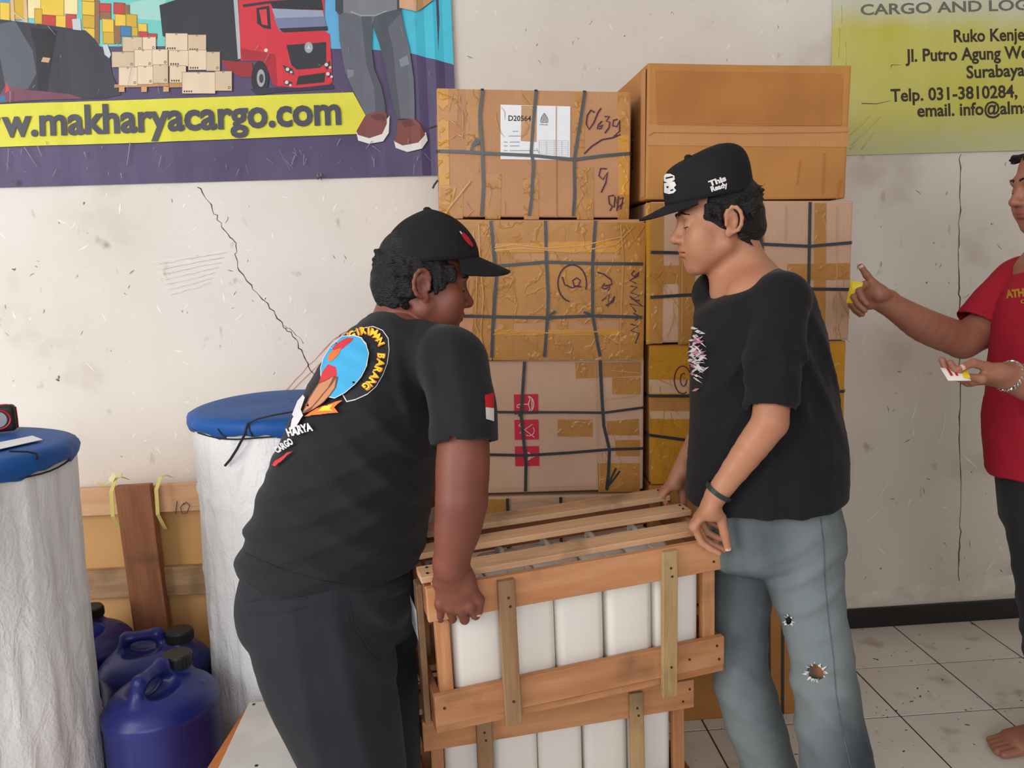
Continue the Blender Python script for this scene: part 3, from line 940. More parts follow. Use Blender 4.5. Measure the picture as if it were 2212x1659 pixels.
def strap_h(C, pts, width=0.0085, left=True, right=True):
    f = [C['face'](*p) for p in pts]
    w = C['w'] / 2
    path, nr = [], []
    zl, zr = f[0][2], f[-1][2]
    if left: f[0][0] = -w + 0.004
    if right: f[-1][0] = w - 0.004
    if left:
        path += [np.array([-w - 0.004, C['d'] - 0.01, zl]), np.array([-w - 0.004, 0.01, zl])]; nr += [(-1, 0, 0), (-1, -.3, 0)]
    for (x, z) in dens([(p[0], p[2]) for p in f], 5): path.append(C['front'](x, z, 0.0036)); nr.append((0, -1, 0))
    if right:
        path += [np.array([w + 0.004, 0.01, zr]), np.array([w + 0.004, C['d'] - 0.01, zr])]; nr += [(1, -.3, 0), (1, 0, 0)]
    build('strap', *ribbon(path, nr, width, 0.0012), M_strap, parent=C['t'], local=True)

def side_tape(C, side, z0, z1, y0, y1, m):
    x = (C['w'] / 2 + 0.004) * side
    V = [(x, y0, z0), (x, y1, z0), (x, y1, z1), (x, y0, z1)]
    build('tape_strip', V, [[0, 1, 2, 3] if side > 0 else [3, 2, 1, 0]], m, parent=C['t'], local=True)

def wrinkles(C, n, x0, x1, y0, y1, seed, lmin=12, lmax=55, width=0.0016, ang=1.3, m=None):
    rg = random.Random(seed); S = []
    for _ in range(n):
        x, y = rg.uniform(x0, x1), rg.uniform(y0, y1); a = rg.gauss(ang, .5); l = rg.uniform(lmin, lmax)
        pts = [(x, y), (x + math.cos(a) * l * .4 + rg.uniform(-3, 3), y + math.sin(a) * l * .4), (x + math.cos(a) * l, y + math.sin(a) * l)]
        pts = [(min(max(p[0], x0), x1), min(max(p[1], y0), y1)) for p in pts]
        S.append(pts)
    parts = [ribbon([C['front'](q[0], q[2], 0.0018) for q in (C['face'](*p) for p in s)], [0, -1, 0], [width * .3, width, width * .2], 0.0012) for s in S]
    o = build('tape_wrinkles', *merge(parts), m or M_tape_ridge, parent=C['t'], local=True); o['kind'] = 'stuff'

# ---- left stack, top carton with the shipping label
L1 = carton('strapped brown carton with white shipping label and marker numbers, top of its stack', 0.234, 2.36, 1.532, 0.536, 0.342, 0.46, 1.2, -1.7, M_kraft, 'strapped cartons in the two stacks', seed=1)
for q in ([(944, 191), (968, 192), (972, 472), (950, 472)], [(1334, 290), (1358, 292), (1358, 420), (1336, 420)]): patch(L1, 'tape_strip', q, M_tape2, 0.0011, 2, 8)
for q in ([(945, 191), (990, 192), (988, 262), (946, 262)], [(1006, 193), (1034, 193), (1032, 330), (1008, 330)], [(1128, 195), (1158, 195), (1156, 305), (1126, 305)], [(1236, 197), (1262, 198), (1262, 340), (1238, 340)],
          [(1050, 376), (1083, 376), (1081, 473), (1048, 473)], [(1130, 386), (1164, 386), (1164, 474), (1132, 474)], [(1244, 362), (1282, 362), (1282, 474), (1246, 474)], [(1333, 199), (1359, 200), (1359, 292), (1334, 290)], [(950, 400), (1000, 400), (1000, 472), (952, 472)], [(1330, 420), (1358, 420), (1358, 474), (1334, 474)]):
    patch(L1, 'tape_strip', q, M_tape, 0.0011, 2, 6)
patch(L1, 'shipping_label', [(1081, 226), (1232, 230), (1231, 346), (1081, 344)], M_paper, 0.0015, 6, 5, label='white paper shipping label')
patch(L1, 'tape_strip', [(1126, 228), (1160, 229), (1159, 307), (1125, 305)], M_tape, 0.0019, 2, 5)
def words_on(C, name, items, m, lift=0.0021):
    V, F = [], []
    for v, f in items:
        b0 = len(V)
        for (x, y) in v:
            q = C['face'](x, y); V.append(C['front'](q[0], q[2], lift))
        F += [[i + b0 for i in t] for t in f]
    return build(name, V, F, m, parent=C['t'], local=True)
words_on(L1, 'label_number', [text_px('D20564', (1098, 261), (1147, 262), 11.5, 0.015)], M_print)
words_on(L1, 'label_emblem_word', [text_px('HALAL', (1166, 270.5), (1184, 271), 3.2, 0.0)], M_print)
# emblem on the label: a pointed dome of upright bars
emb = []
for x, y0, y1 in ((1167.5, 258, 264), (1170.5, 252, 265), (1173.2, 247, 265), (1175.5, 244.5, 262), (1178, 247, 265), (1180.7, 252, 265), (1183.5, 258, 264)):
    emb.append([(x, y0), (x, y1)])
emb.append([(1167.5, 258), (1171, 251), (1175.5, 244.5), (1180, 251), (1183.5, 258)]); emb.append([(1168, 264.5), (1183, 264.5)])
stroke(L1, 'label_emblem', emb, 0.0011, M_print)
rows = []
for yy in (284, 294): rows.append([(1107 if yy == 284 else 1099, yy), (1119 if yy == 284 else 1125, yy)])
for yy in (307, 315.5, 325.5): rows += [[(1088, yy), (1096, yy)], [(1101, yy), (1122 if yy < 325 else 1160, yy)]]
stroke(L1, 'label_small_print', rows, 0.0018, M_fine)
tb = []
for k in range(9): tb.append([(1164, 303 + k * 4.2), (1227, 304 + k * 4.2)])
for x in (1164, 1180, 1197, 1201, 1213, 1227): tb.append([(x, 303), (x, 337)])
stroke(L1, 'label_table', tb, 0.0005, M_fine)
for q in ([(1042, 192), (1036, 250), (1041, 320), (1044, 400), (1040, 475)], [(1158, 194), (1152, 260), (1147, 330), (1152, 352), (1148, 430), (1143, 475)], [(1263, 197), (1252, 270), (1240, 345), (1241, 420), (1238, 476)]): strap_v(L1, q)
strap_h(L1, [(944, 327), (1000, 328), (1042, 331), (1100, 334), (1148, 336), (1195, 341), (1241, 345), (1300, 337), (1361, 332)])
mk = [[(1284, 243), (1276, 238), (1268, 250), (1266, 268), (1272, 280), (1282, 266), (1292, 242), (1298, 234)], [(1300, 262), (1292, 270), (1290, 278), (1298, 278), (1302, 270), (1294, 274)],
      [(1306, 252), (1316, 252), (1309, 262), (1317, 264), (1315, 276), (1306, 288)], [(1334, 258), (1325, 260), (1323, 272), (1332, 274), (1338, 260), (1338, 284), (1326, 294), (1338, 292)],
      [(1340, 291), (1322, 298), (1300, 302), (1278, 316), (1262, 332)], [(1310, 365), (1297, 364), (1293, 380), (1302, 388), (1312, 372), (1308, 395), (1298, 416)],
      [(1326, 422), (1314, 424), (1316, 440), (1322, 446), (1317, 456)], [(1326, 448), (1328, 424), (1332, 440), (1336, 424), (1332, 456)], [(1338, 430), (1346, 426), (1340, 452), (1332, 450), (1346, 438)]]
stroke(L1, 'marker_writing', mk, 0.0040, M_marker, split=True)
stroke(L1, 'strap_knot', [[(1018, 326), (1022, 312), (1030, 300), (1034, 308), (1020, 316)], [(1036, 306), (1026, 302)]], 0.008, M_strap, 0.006, split=True)
stroke(L1, 'torn_tape', [[(957, 466), (985, 430), (1016, 391)], [(960, 468), (975, 440), (983, 405)]], 0.0045, M_tape2, 0.004, split=True)
wrinkles(L1, 16, 948, 1000, 195, 300, 3, ang=1.0); wrinkles(L1, 10, 1240, 1280, 370, 470, 4); wrinkles(L1, 10, 1006, 1090, 200, 470, 5); wrinkles(L1, 8, 1130, 1165, 200, 470, 6)
stroke(L1, 'card_crease', [[(1201, 230), (1201, 470)]], 0.0016, M_kraft)
side_tape(L1, -1, 0.02, 0.32, 0.01, 0.12, M_tape2)
build('strap_tail', *tube([(-0.27, 0.0, 0.245), (-0.285, 0.004, 0.24), (-0.297, 0.01, 0.236), (-0.302, 0.01, 0.24)], 0.0025, 6), M_strap, parent=L1['t'], local=True)
build('strap_tail', *tube([(-0.27, 0.0, 0.10), (-0.279, -0.002, 0.088), (-0.284, -0.003, 0.078)], 0.003, 6), M_strap, parent=L1['t'], local=True)

# ---- left stack, second carton covered in tape
L2 = carton('tape-covered strapped carton with a circled nine in marker pen', 0.261, 2.34, 1.137, 0.530, 0.388, 0.48, -0.4, -1.7, M_kraft, 'strapped cartons in the two stacks', seed=2, wob=0.003)
for q in ([(985, 478), (1393, 481), (1392, 550), (986, 545)], [(1072, 560), (1355, 560), (1350, 690), (1072, 700)], [(1066, 720), (1340, 715), (1338, 778), (1064, 778)]): patch(L2, 'tape_strip', q, M_tape, 0.0010, 8, 4)
for q in ([(1018, 478), (1066, 479), (1062, 778), (1022, 778)], [(1335, 481), (1396, 482), (1389, 778), (1338, 778)], [(1085, 480), (1108, 480), (1108, 778), (1085, 778)], [(1200, 482), (1228, 482), (1226, 778), (1202, 778)], [(1255, 560), (1290, 560), (1288, 700), (1255, 700)]): patch(L2, 'tape_strip', q, M_tape, 0.0016, 3, 8)
for q in ([(1066, 526), (1340, 520), (1338, 545), (1066, 545)], [(1066, 712), (1335, 712), (1345, 724), (1066, 724)]): patch(L2, 'tape_strip', q, M_tape2, 0.0022, 8, 2)
rid = [[(1068, 535), (1110, 528), (1180, 536), (1260, 530), (1340, 512)], [(1068, 541), (1130, 536), (1240, 545), (1330, 528), (1368, 490)], [(1340, 484), (1346, 560), (1342, 650), (1338, 770)], [(1066, 722), (1130, 716), (1200, 720), (1290, 716), (1338, 742)], [(1034, 485), (1036, 560), (1044, 640), (1038, 720), (1046, 775)], [(1022, 500), (1030, 600), (1026, 700), (1052, 770)], [(1352, 486), (1370, 520), (1390, 488)], [(1300, 530), (1330, 545), (1350, 520)]]
stroke(L2, 'tape_ridge', rid, 0.0035, M_tape_ridge, 0.004, split=True)
wrinkles(L2, 60, 1010, 1390, 480, 776, 7, width=0.0015); wrinkles(L2, 24, 1012, 1062, 480, 776, 8, width=0.0018, lmax=80, ang=1.5)
for q in ([(1060, 479), (1066, 540), (1072, 600), (1065, 690), (1062, 779)], [(1178, 479), (1180, 560), (1184, 640), (1182, 690), (1176, 779)], [(1286, 480), (1280, 565), (1280, 680), (1290, 740), (1296, 780)]): strap_v(L2, q, 0.0085, top=False)
strap_h(L2, [(990, 578), (1096, 573), (1178, 566), (1280, 569), (1396, 570)]); strap_h(L2, [(995, 682), (1066, 684), (1182, 686), (1282, 682), (1392, 685)])
stroke(L2, 'strap_knot', [[(1180, 688), (1190, 678), (1200, 672)], [(1184, 690), (1196, 684)], [(1260, 674), (1280, 680), (1296, 684)]], 0.006, M_strap, 0.007, split=True)
arc = lambda cx, cy, rx, ry, a0, a1, n=16: [(cx + rx * math.cos(math.radians(a0 + (a1 - a0) * i / n)), cy + ry * math.sin(math.radians(a0 + (a1 - a0) * i / n))) for i in range(n + 1)]
mk = [arc(1236, 612, 31, 40, 100, 380, 22), [(1214, 598), (1220, 615), (1236, 622), (1250, 616), (1254, 606), (1246, 600), (1237, 606), (1240, 617), (1256, 620)],
      [(1290, 588), (1304, 592), (1320, 604), (1322, 614), (1306, 618)], [(1306, 612), (1300, 622), (1308, 624), (1318, 618), (1314, 628)], [(1300, 650), (1316, 636), (1312, 664), (1328, 640), (1324, 652), (1308, 660)],
      [(1370, 584), (1364, 592), (1370, 598), (1380, 588), (1378, 596), (1360, 606), (1374, 612)], [(1362, 618), (1376, 620), (1362, 632), (1380, 638), (1364, 646), (1382, 650)], [(1360, 640), (1388, 662), (1360, 656), (1374, 674)], [(1368, 676), (1382, 684), (1372, 692)], [(1362, 700), (1378, 704), (1362, 714), (1380, 720), (1372, 742)]]
stroke(L2, 'marker_writing', mk, 0.0040, M_marker, 0.003, split=True)

# ---- left stack, third carton with the red handling marks
L3 = carton('pale carton with three crimson handling marks, under the circled nine carton', 0.257, 2.355, 0.742, 0.540, 0.389, 0.48, -0.4, -1.5, M_pink, 'strapped cartons in the two stacks', seed=3)
for q in ([(1242, 783), (1385, 782), (1385, 812), (1244, 818)], [(1322, 815), (1384, 815), (1384, 852), (1322, 852)], [(1310, 910), (1380, 904), (1380, 940), (1312, 940)], [(1328, 950), (1383, 950), (1382, 985), (1330, 985)], [(1290, 1000), (1382, 1000), (1382, 1062), (1292, 1062)], [(1204, 906), (1280, 906), (1280, 943), (1204, 943)]): patch(L3, 'tape_strip', q, M_tape, 0.0012, 4, 3)
reds = [(1136, 873), (1137, 928), (1138, 985)]
for (cx, cy) in reds: patch(L3, 'handling_mark', [(cx - 26, cy - 21), (cx + 26, cy - 22), (cx + 27, cy + 21), (cx - 25, cy + 22)], M_crim, 0.0012, 2, 2)
M_mark_w = flat('pale_print', (222, 196, 176), 0.6)
stroke(L3, 'umbrella_symbol', [arc(1140, 873, 13, 17, -85, 85, 14), [(1141, 856), (1145, 862), (1141, 873), (1145, 884), (1141, 890)], [(1143, 873), (1124, 873), (1117, 875), (1117, 880), (1122, 880)], [(1149, 860), (1149, 886)]], 0.0028, M_mark_w, 0.0018)
stroke(L3, 'no_hook_symbol', [[(1120, 918), (1154, 944)], [(1150, 916), (1122, 936)], arc(1142, 930, 12, 11, -40, 120, 10), [(1121, 921), (1124, 914)]], 0.0020, M_mark_w, 0.0018)
stroke(L3, 'arrow_symbol', [[(1118, 985), (1146, 985)], [(1140, 977), (1154, 985), (1140, 993)], [(1140, 981), (1150, 985), (1140, 989)]], 0.0036, M_mark_w, 0.0018)
for q in ([(1133, 784), (1128, 860), (1126, 900), (1132, 960), (1136, 1000), (1135, 1068)], [(1296, 783), (1300, 860), (1304, 920), (1316, 970), (1314, 1020), (1310, 1062)]): strap_v(L3, q, 0.009, top=False)
strap_h(L3, [(1000, 889), (1124, 890), (1220, 890), (1304, 891), (1384, 880)], 0.007); strap_h(L3, [(1000, 980), (1135, 983), (1230, 977), (1315, 970), (1383, 968)], 0.008)
stroke(L3, 'strap_knot', [[(1310, 1058), (1316, 1038), (1330, 1010)], [(1312, 1050), (1328, 1030), (1338, 1016)], [(1112, 893), (1126, 890), (1120, 898)]], 0.006, M_strap, 0.006, split=True)
stroke(L3, 'card_crease', [[(1286, 792), (1288, 900), (1290, 1050)], [(1291, 792), (1293, 900), (1295, 1050)], [(1060, 1056), (1150, 1052), (1285, 1048)], [(1306, 862), (1376, 854)], [(1320, 800), (1382, 806)]], 0.0018, M_pink, 0.0016, split=True)
wrinkles(L3, 18, 1300, 1380, 905, 1060, 9)

# ---- left stack, the two lowest
L4 = carton('strapped carton mostly hidden behind the lifted crate', 0.25, 2.35, 0.366, 0.54, 0.366, 0.48, -1.0, -1.3, M_pink, 'strapped cartons in the two stacks', seed=4)
strap_v(L4, [(1096, 1080), (1097, 1110), (1100, 1300)], 0.009, top=False); strap_v(L4, [(1211, 1072), (1211, 1110), (1214, 1300)], 0.009, top=False)
patch(L4, 'tape_strip', [(1040, 1078), (1096, 1078), (1096, 1130), (1040, 1130)], M_tape, 0.0012, 2, 2)
stroke(L4, 'card_crease', [[(1100, 1086), (1160, 1080), (1206, 1086)], [(1216, 1084), (1290, 1078), (1350, 1074)]], 0.0018, M_pink, 0.0016, split=True)
L5 = carton('brown carton standing on the floor at the bottom of the labelled stack', 0.25, 2.35, 0.0, 0.545, 0.358, 0.48, -1.0, 0, M_tan, 'strapped cartons in the two stacks', seed=5)
strap_v(L5, [(1090, 1340), (1092, 1560)], 0.009, top=False); strap_h(L5, [(1010, 1440), (1380, 1430)])

# ---- right stack
R1 = carton('large plain tan carton without straps on top of its stack', 0.829, 2.33, 1.562, 0.578, 0.362, 0.54, 2.0, -1.1, M_tan, None, seed=6, wob=0.003)
patch(R1, 'recessed_panel', [(1416, 152), (1820, 160), (1818, 270), (1420, 266)], card('tan_card_worn', (188, 128, 68), (166, 108, 56)), 0.0008, 6, 4)
patch(R1, 'tape_strip', [(1397, 268), (1833, 274), (1832, 318), (1396, 314)], card('tape_paper', (202, 146, 94), (190, 132, 84)), 0.0014, 8, 3)
stroke(R1, 'card_crease', [[(1400, 293), (1410, 286), (1600, 288), (1800, 286), (1832, 284)], [(1420, 268), (1600, 271), (1816, 270)]], 0.0020, M_tan, 0.0022, split=True)
stroke(R1, 'card_crease', [[(1780, 330), (1776, 420)], [(1728, 345), (1720, 400)], [(1816, 385), (1806, 430)]], 0.0016, M_tan, 0.0016, split=True)
w_ = R1['w'] / 2
_V = text2d('10.000 Batang', 0.02)
V2, F2 = _V
_x0, _x1 = V2[:, 0].min(), V2[:, 0].max()
VV = [(-w_ - 0.0045, 0.135 + v[1] * 0.03, 0.10 + (v[0] - _x0) / (_x1 - _x0) * 0.17) for v in V2]
build('side_lettering', VV, F2, M_print, parent=R1['t'], local=True)
side_tape(R1, -1, 0.01, 0.35, 0.004, 0.05, card('tape_paper_side', (202, 146, 94), (190, 132, 84)))
R2 = carton('strapped taped carton under the large plain tan carton', 0.832, 2.32, 1.163, 0.580, 0.393, 0.5, -0.3, -1.2, M_pink, 'strapped cartons in the two stacks', seed=7, wob=0.003)
for q in ([(1398, 438), (1412, 438), (1410, 742), (1397, 744)], [(1412, 438), (1434, 438), (1430, 742), (1410, 742)], [(1466, 438), (1500, 438), (1498, 742), (1464, 744)], [(1640, 438), (1652, 438), (1650, 738), (1640, 738)], [(1760, 438), (1786, 438), (1782, 738), (1756, 738)], [(1398, 575), (1500, 572), (1500, 612), (1398, 614)], [(1700, 570), (1836, 568), (1835, 604), (1700, 606)]): patch(R2, 'tape_strip', q, M_tape, 0.0014, 3, 6)
patch(R2, 'tape_strip', [(1395, 438), (1404, 438), (1402, 742), (1395, 744)], M_tape2, 0.0018, 1, 6)
for q in ([(1637, 438), (1645, 530), (1650, 640), (1655, 740)], [(1750, 438), (1748, 530), (1746, 620), (1743, 740)], [(1520, 438), (1518, 740)]): strap_v(R2, q, 0.0085, top=False)
strap_h(R2, [(1398, 545), (1464, 546), (1640, 527), (1748, 532), (1838, 524)], 0.0085); strap_h(R2, [(1397, 642), (1480, 637), (1746, 624), (1834, 625)], 0.0085)
wrinkles(R2, 16, 1400, 1480, 560, 740, 10); wrinkles(R2, 14, 1800, 1836, 560, 738, 12, ang=1.6)
stroke(R2, 'card_crease', [[(1808, 445), (1806, 730)], [(1474, 445), (1472, 720)], [(1698, 445), (1696, 520)]], 0.0016, M_pink, 0.0018, split=True)
R3 = carton('tape-covered strapped carton with a marker squiggle in the right-hand stack', 0.83, 2.335, 0.752, 0.572, 0.406, 0.5, -2.2, -0.8, M_tan, 'strapped cartons in the two stacks', seed=8, wob=0.003)
for q in ([(1402, 748), (1490, 747), (1490, 860), (1404, 860)], [(1404, 905), (1490, 905), (1490, 1044), (1406, 1046)], [(1780, 742), (1824, 741), (1822, 1040), (1778, 1040)]): patch(R3, 'tape_strip', q, M_tape2, 0.0014, 3, 6)
for q in ([(1402, 820), (1490, 820), (1490, 850), (1402, 850)], [(1404, 888), (1490, 888), (1490, 905), (1404, 905)]): patch(R3, 'tape_strip', q, card('tape_pale_%d' % q[0][1], (214, 180, 146), (204, 168, 134)), 0.0018, 3, 2)
strap_h(R3, [(1402, 855), (1480, 855), (1700, 850), (1824, 845)], 0.0085); strap_h(R3, [(1404, 940), (1480, 950), (1700, 945), (1823, 940)], 0.0085)
stroke(R3, 'marker_writing', [arc(1474, 820, 18, 30, 60, 330, 14), arc(1476, 820, 7, 14, 0, 300, 10)], 0.003, M_marker, 0.003, split=True)
wrinkles(R3, 40, 1404, 1490, 750, 1044, 13, width=0.0024)
R4 = carton('plain brown carton low in the right-hand stack behind the legs', 0.83, 2.34, 0.372, 0.58, 0.372, 0.5, -1.5, -0.6, M_tan, None, seed=9)
stroke(R4, 'card_crease', [[(1560, 1250), (1720, 1240)]], 0.0018, M_tan, 0.0016)
R5 = carton('brown carton standing on the tiles under the right-hand stack', 0.83, 2.34, 0.0, 0.58, 0.366, 0.5, -0.5, 0, M_tan, None, seed=10)
strap_v(R5, [(1660, 1400), (1662, 1530)], 0.0085, top=False); strap_v(R5, [(1690, 1400), (1690, 1530)], 0.0085, top=False)
# ------------------------------------------------------------------ wooden crates with white canisters
def wood(name, a, b, rough=0.62):
    m = mat(name, a, rough=rough, rgb2=b, scale=3.2, detail=8, stretch=(1.2, 9, 9), bump=0.25, bscale=9, spec=0.3, dist=0.01, lo=0.32, hi=0.72)
    nt, N, L, bb = nodes_of(m)
    src = bb.inputs['Base Color'].links[0].from_socket
    tc = N.new('ShaderNodeTexCoord'); oi = N.new('ShaderNodeObjectInfo')
    ad = N.new('ShaderNodeVectorMath'); ad.operation = 'ADD'
    sc = N.new('ShaderNodeVectorMath'); sc.operation = 'SCALE'; sc.inputs[0].default_value = (7.3, 3.1, 5.7); L.new(oi.outputs['Random'], sc.inputs['Scale'])
    L.new(tc.outputs['Object'], ad.inputs[0]); L.new(sc.outputs[0], ad.inputs[1])
    mp = [n for n in N if n.type == 'MAPPING'][0]
    L.new(ad.outputs[0], mp.inputs[0])
    n2 = N.new('ShaderNodeTexNoise'); n2.inputs['Scale'].default_value = 7; n2.inputs['Detail'].default_value = 4; L.new(ad.outputs[0], n2.inputs[0])
    rp = N.new('ShaderNodeValToRGB'); rp.color_ramp.elements[0].position = .58; rp.color_ramp.elements[1].position = .78; L.new(n2.outputs[0], rp.inputs[0])
    x = N.new('ShaderNodeMix'); x.data_type = 'RGBA'; L.new(rp.outputs[0], x.inputs[0]); L.new(src, x.inputs[6]); x.inputs[7].default_value = lin(tuple(int(q * .62) for q in a))
    hv = N.new('ShaderNodeHueSaturation'); mr = N.new('ShaderNodeMapRange'); mr.inputs[3].default_value = 0.85; mr.inputs[4].default_value = 1.12
    L.new(oi.outputs['Random'], mr.inputs[0]); L.new(mr.outputs[0], hv.inputs['Value']); L.new(x.outputs[2], hv.inputs['Color'])
    L.new(hv.outputs[0], bb.inputs['Base Color'])
    return m
M_wood = wood('raw_plank', (202, 146, 104), (176, 116, 74))
M_wood_pale = wood('pale_plank', (214, 172, 134), (198, 150, 112))
M_wood_red = wood('red_brown_plank', (170, 112, 78), (140, 88, 60))
M_wood_old = wood('weathered_batten', (164, 128, 94), (138, 102, 72))
M_can = mat('white_plastic', (234, 228, 220), rough=0.38, var=0.03, scale=3, spec=0.45, sss=0.0)
M_nail = mat('rusty_nail', (74, 54, 44), rough=0.6, metal=0.5)

def plank(t, x0, x1, y0, y1, z0, z1, m, seed, name='plank', axis='x'):
    """a sawn board with slightly uneven edges; grain runs along its length (stored as local x)"""
    rg = random.Random(seed)
    c = ((x0 + x1) / 2, (y0 + y1) / 2, (z0 + z1) / 2)
    L_, W_, H_ = (x1 - x0), (y1 - y0), (z1 - z0)
    if axis == 'z': dims = (H_, W_, L_)
    elif axis == 'y': dims = (W_, L_, H_)
    else: dims = (L_, W_, H_)
    V, F = rbox(-dims[0] / 2, dims[0] / 2, -dims[1] / 2, dims[1] / 2, -dims[2] / 2, dims[2] / 2, bev=0.0015, sub=2)
    V = [(v[0] + rg.uniform(-.0006, .0006), v[1] + 0.0008 * math.sin(9 * v[0] + seed), v[2] + 0.0014 * math.sin(6 * v[0] + 2 * seed)) for v in V]
    o = build(name, V, F, m, parent=t, local=True)
    o.location = c
    if axis == 'z': o.rotation_euler = (0, -math.pi / 2, 0)
    elif axis == 'y': o.rotation_euler = (0, 0, math.pi / 2)
    return o

def nails(t, pts, nrm):
    parts = []
    for p in pts:
        p = np.array(p, float); n = np.array(nrm, float)
        build('nail_head', *tube([p - n * 0.001, p + n * 0.001], 0.003, 7), M_nail, parent=t, local=True)

def crate(label, loc, rot, W=0.68, D=0.32, H=0.34, seed=0, bx=(0.245, 0.79), group=None):
    t = thing('wooden_crate', label, 'crate', loc, rot, group)
    th = 0.016
    # long sides
    for k, y in enumerate((0.0, D - th)):
        plank(t, 0, W, y, y + th, H - 0.082, H - 0.008, M_wood if k == 0 else M_wood_red, seed + 1 + k, 'side_plank')
        plank(t, 0.0, W, y, y + th, 0.018, 0.090, M_wood, seed + 3 + k, 'side_plank')
    # ends
    for k, x in enumerate((0.0, W - th)):
        for j, (z0, z1) in enumerate(((H - 0.078, H - 0.012), (0.020, 0.085))):
            plank(t, x, x + th, th + 0.0005, D - th - 0.0005, z0, z1, M_wood_red, seed + 5 + 2 * k + j, 'end_plank', 'y')
    # corner posts inside
    for i, x in enumerate((th + 0.001, W - th - 0.031)):
        for j, y in enumerate((th + 0.001, D - th - 0.023)):
            plank(t, x, x + 0.03, y, y + 0.022, 0.0185, H - 0.008, M_wood, seed + 9 + i * 2 + j, 'corner_post', 'z')
    # outer battens
    for i, x in enumerate((bx[0] * W, bx[1] * W)):
        plank(t, x - 0.019, x + 0.017, -0.014, -0.0005, -0.008 - 0.018 * i, H - 0.012, M_wood_old if i == 0 else wood('pale_batten%d' % seed, (190, 158, 112), (168, 134, 92)), seed + 15 + i, 'batten', 'z')
        nails(t, [(x, -0.0145, H - 0.05), (x + .003, -0.0145, H - 0.07), (x, -0.0145, 0.05)], (0, -1, 0))
    # bottom and lid slats
    for j, y in enumerate((0.004, D / 2 - 0.035, D - 0.074)):
        plank(t, 0.0, W, y, y + 0.07, 0.0, 0.0175, M_wood, seed + 20 + j, 'bottom_slat')
    for j, (y, w) in enumerate(((0.030, 0.058), (D / 2 - 0.012, 0.052), (D - 0.062, 0.060))):
        plank(t, -0.004, W - 0.004, y, y + w, H - 0.0075, H + 0.0065, M_wood_pale, seed + 24 + j, 'lid_slat')
        nails(t, [(0.012, y + .015, H + .007), (0.016, y + w - .015, H + .007), (W - 0.02, y + .013, H + .007), (W - 0.016, y + w - .015, H + .007)], (0, 0, 1))
    nails(t, [(W - 0.012, -0.0006, H - 0.03), (W - 0.03, -0.0006, H - 0.06), (W - 0.02, -0.0006, 0.07), (W - 0.09, -0.0006, 0.05), (0.02, -0.0006, 0.06), (W - 0.014, -0.0006, 0.035)], (0, -1, 0))
    return t

# one canister: rounded square body with shoulders, neck, cap and grip
def canister_meshes():
    s = Solid()
    w, d, h = 0.112, 0.135, 0.262
    bm = bmesh.new(); bmesh.ops.create_cube(bm, size=1)
    for v in bm.verts: v.co = Vector((v.co.x * w, v.co.y * d, (v.co.z + .5) * (h - 0.02)))
    ver = [e for e in bm.edges if abs(e.verts[0].co.z - e.verts[1].co.z) > .05]
    bmesh.ops.bevel(bm, geom=ver, offset=0.020, segments=5, affect='EDGES', profile=.5)
    top = [e for e in bm.edges if all(v.co.z > h - .03 for v in e.verts)]
    bmesh.ops.bevel(bm, geom=top, offset=0.012, segments=4, affect='EDGES', profile=.5)
    bot = [e for e in bm.edges if all(v.co.z < .001 for v in e.verts)]
    bmesh.ops.bevel(bm, geom=bot, offset=0.006, segments=2, affect='EDGES', profile=.5)
    body = bm_arrays(bm)
    neck = lathe([(0.020, h - 0.021), (0.020, h - 0.012)], 16, (0, 0.035, 0))
    grip = tube([(0, -0.05, h - 0.022), (0, -0.045, h - 0.008), (0, -0.02, h - 0.002), (0, 0.005, h - 0.008), (0, 0.010, h - 0.022)], [.008, .008, .007, .008, .008], 8)
    cap = lathe([(0.0215, h - 0.0145), (0.0215, h + 0.002), (0.019, h + 0.004)], 18, (0, 0.035, 0))
    return merge([body, neck]), grip, cap
_cb, _cg, _cc = canister_meshes()
_canister = None
def place_canister(label, M, group):
    global _canister
    if _canister is None:
        r = thing('plastic_canister', label, 'canister', (0, 0, 0), (0, 0, 0), group)
        build('body', *_cb, M_can, parent=r, local=True, smooth=True)
        build('grip', *_cg, M_can, parent=r, local=True, smooth=True)
        build('screw_cap', *_cc, M_can, parent=r, local=True)
        for c in r.children:
            if c.name.startswith('body'): c.data.set_sharp_from_angle(angle=rad(50))
        _canister = r
    else:
        r = _canister.copy(); COL.objects.link(r)
        for c in _canister.children:
            d = c.copy(); COL.objects.link(d); d.parent = r
        r['label'] = label; r['group'] = group
    r.matrix_basis = M
    return r

def fill(t, label, group, rows, W=0.68, D=0.32):
    M0 = chain_matrix(t)
    for j in range(rows):
        for i in range(5):
            x = 0.108 + i * 0.116 + (0.0, .001, -.001, .001, 0)[i]
            y = 0.0895 + j * 0.141
            end = ('nearest the man in jeans', 'second from the man in jeans', 'in the middle', 'second from the bending man', 'nearest the bending man')[4 - i]
            place_canister('white canister %s, %s' % (label[j], end), M0 @ Matrix.Translation((x, y, 0.0185)) @ Matrix.Rotation(math.pi if j else 0, 4, 'Z'), group)
held = crate('slatted wooden crate being carried by the two men', (-0.078, 1.635, 0.432), (Matrix.Rotation(rad(12.5), 4, 'Z') @ Matrix.Rotation(rad(-1.8), 4, 'Y') @ Matrix.Rotation(rad(3.8), 4, 'X')).to_euler(), seed=1)
fill(held, ('in the carried crate front row', 'in the carried crate rear row'), 'canisters in the carried crate', 2)
plank(held, -0.014, -0.0005, 0.05, 0.085, -0.004, 0.32, M_wood_old, 77, 'batten', 'z')
plank(held, -0.014, -0.0005, 0.235, 0.27, -0.004, 0.32, M_wood_old, 78, 'batten', 'z')
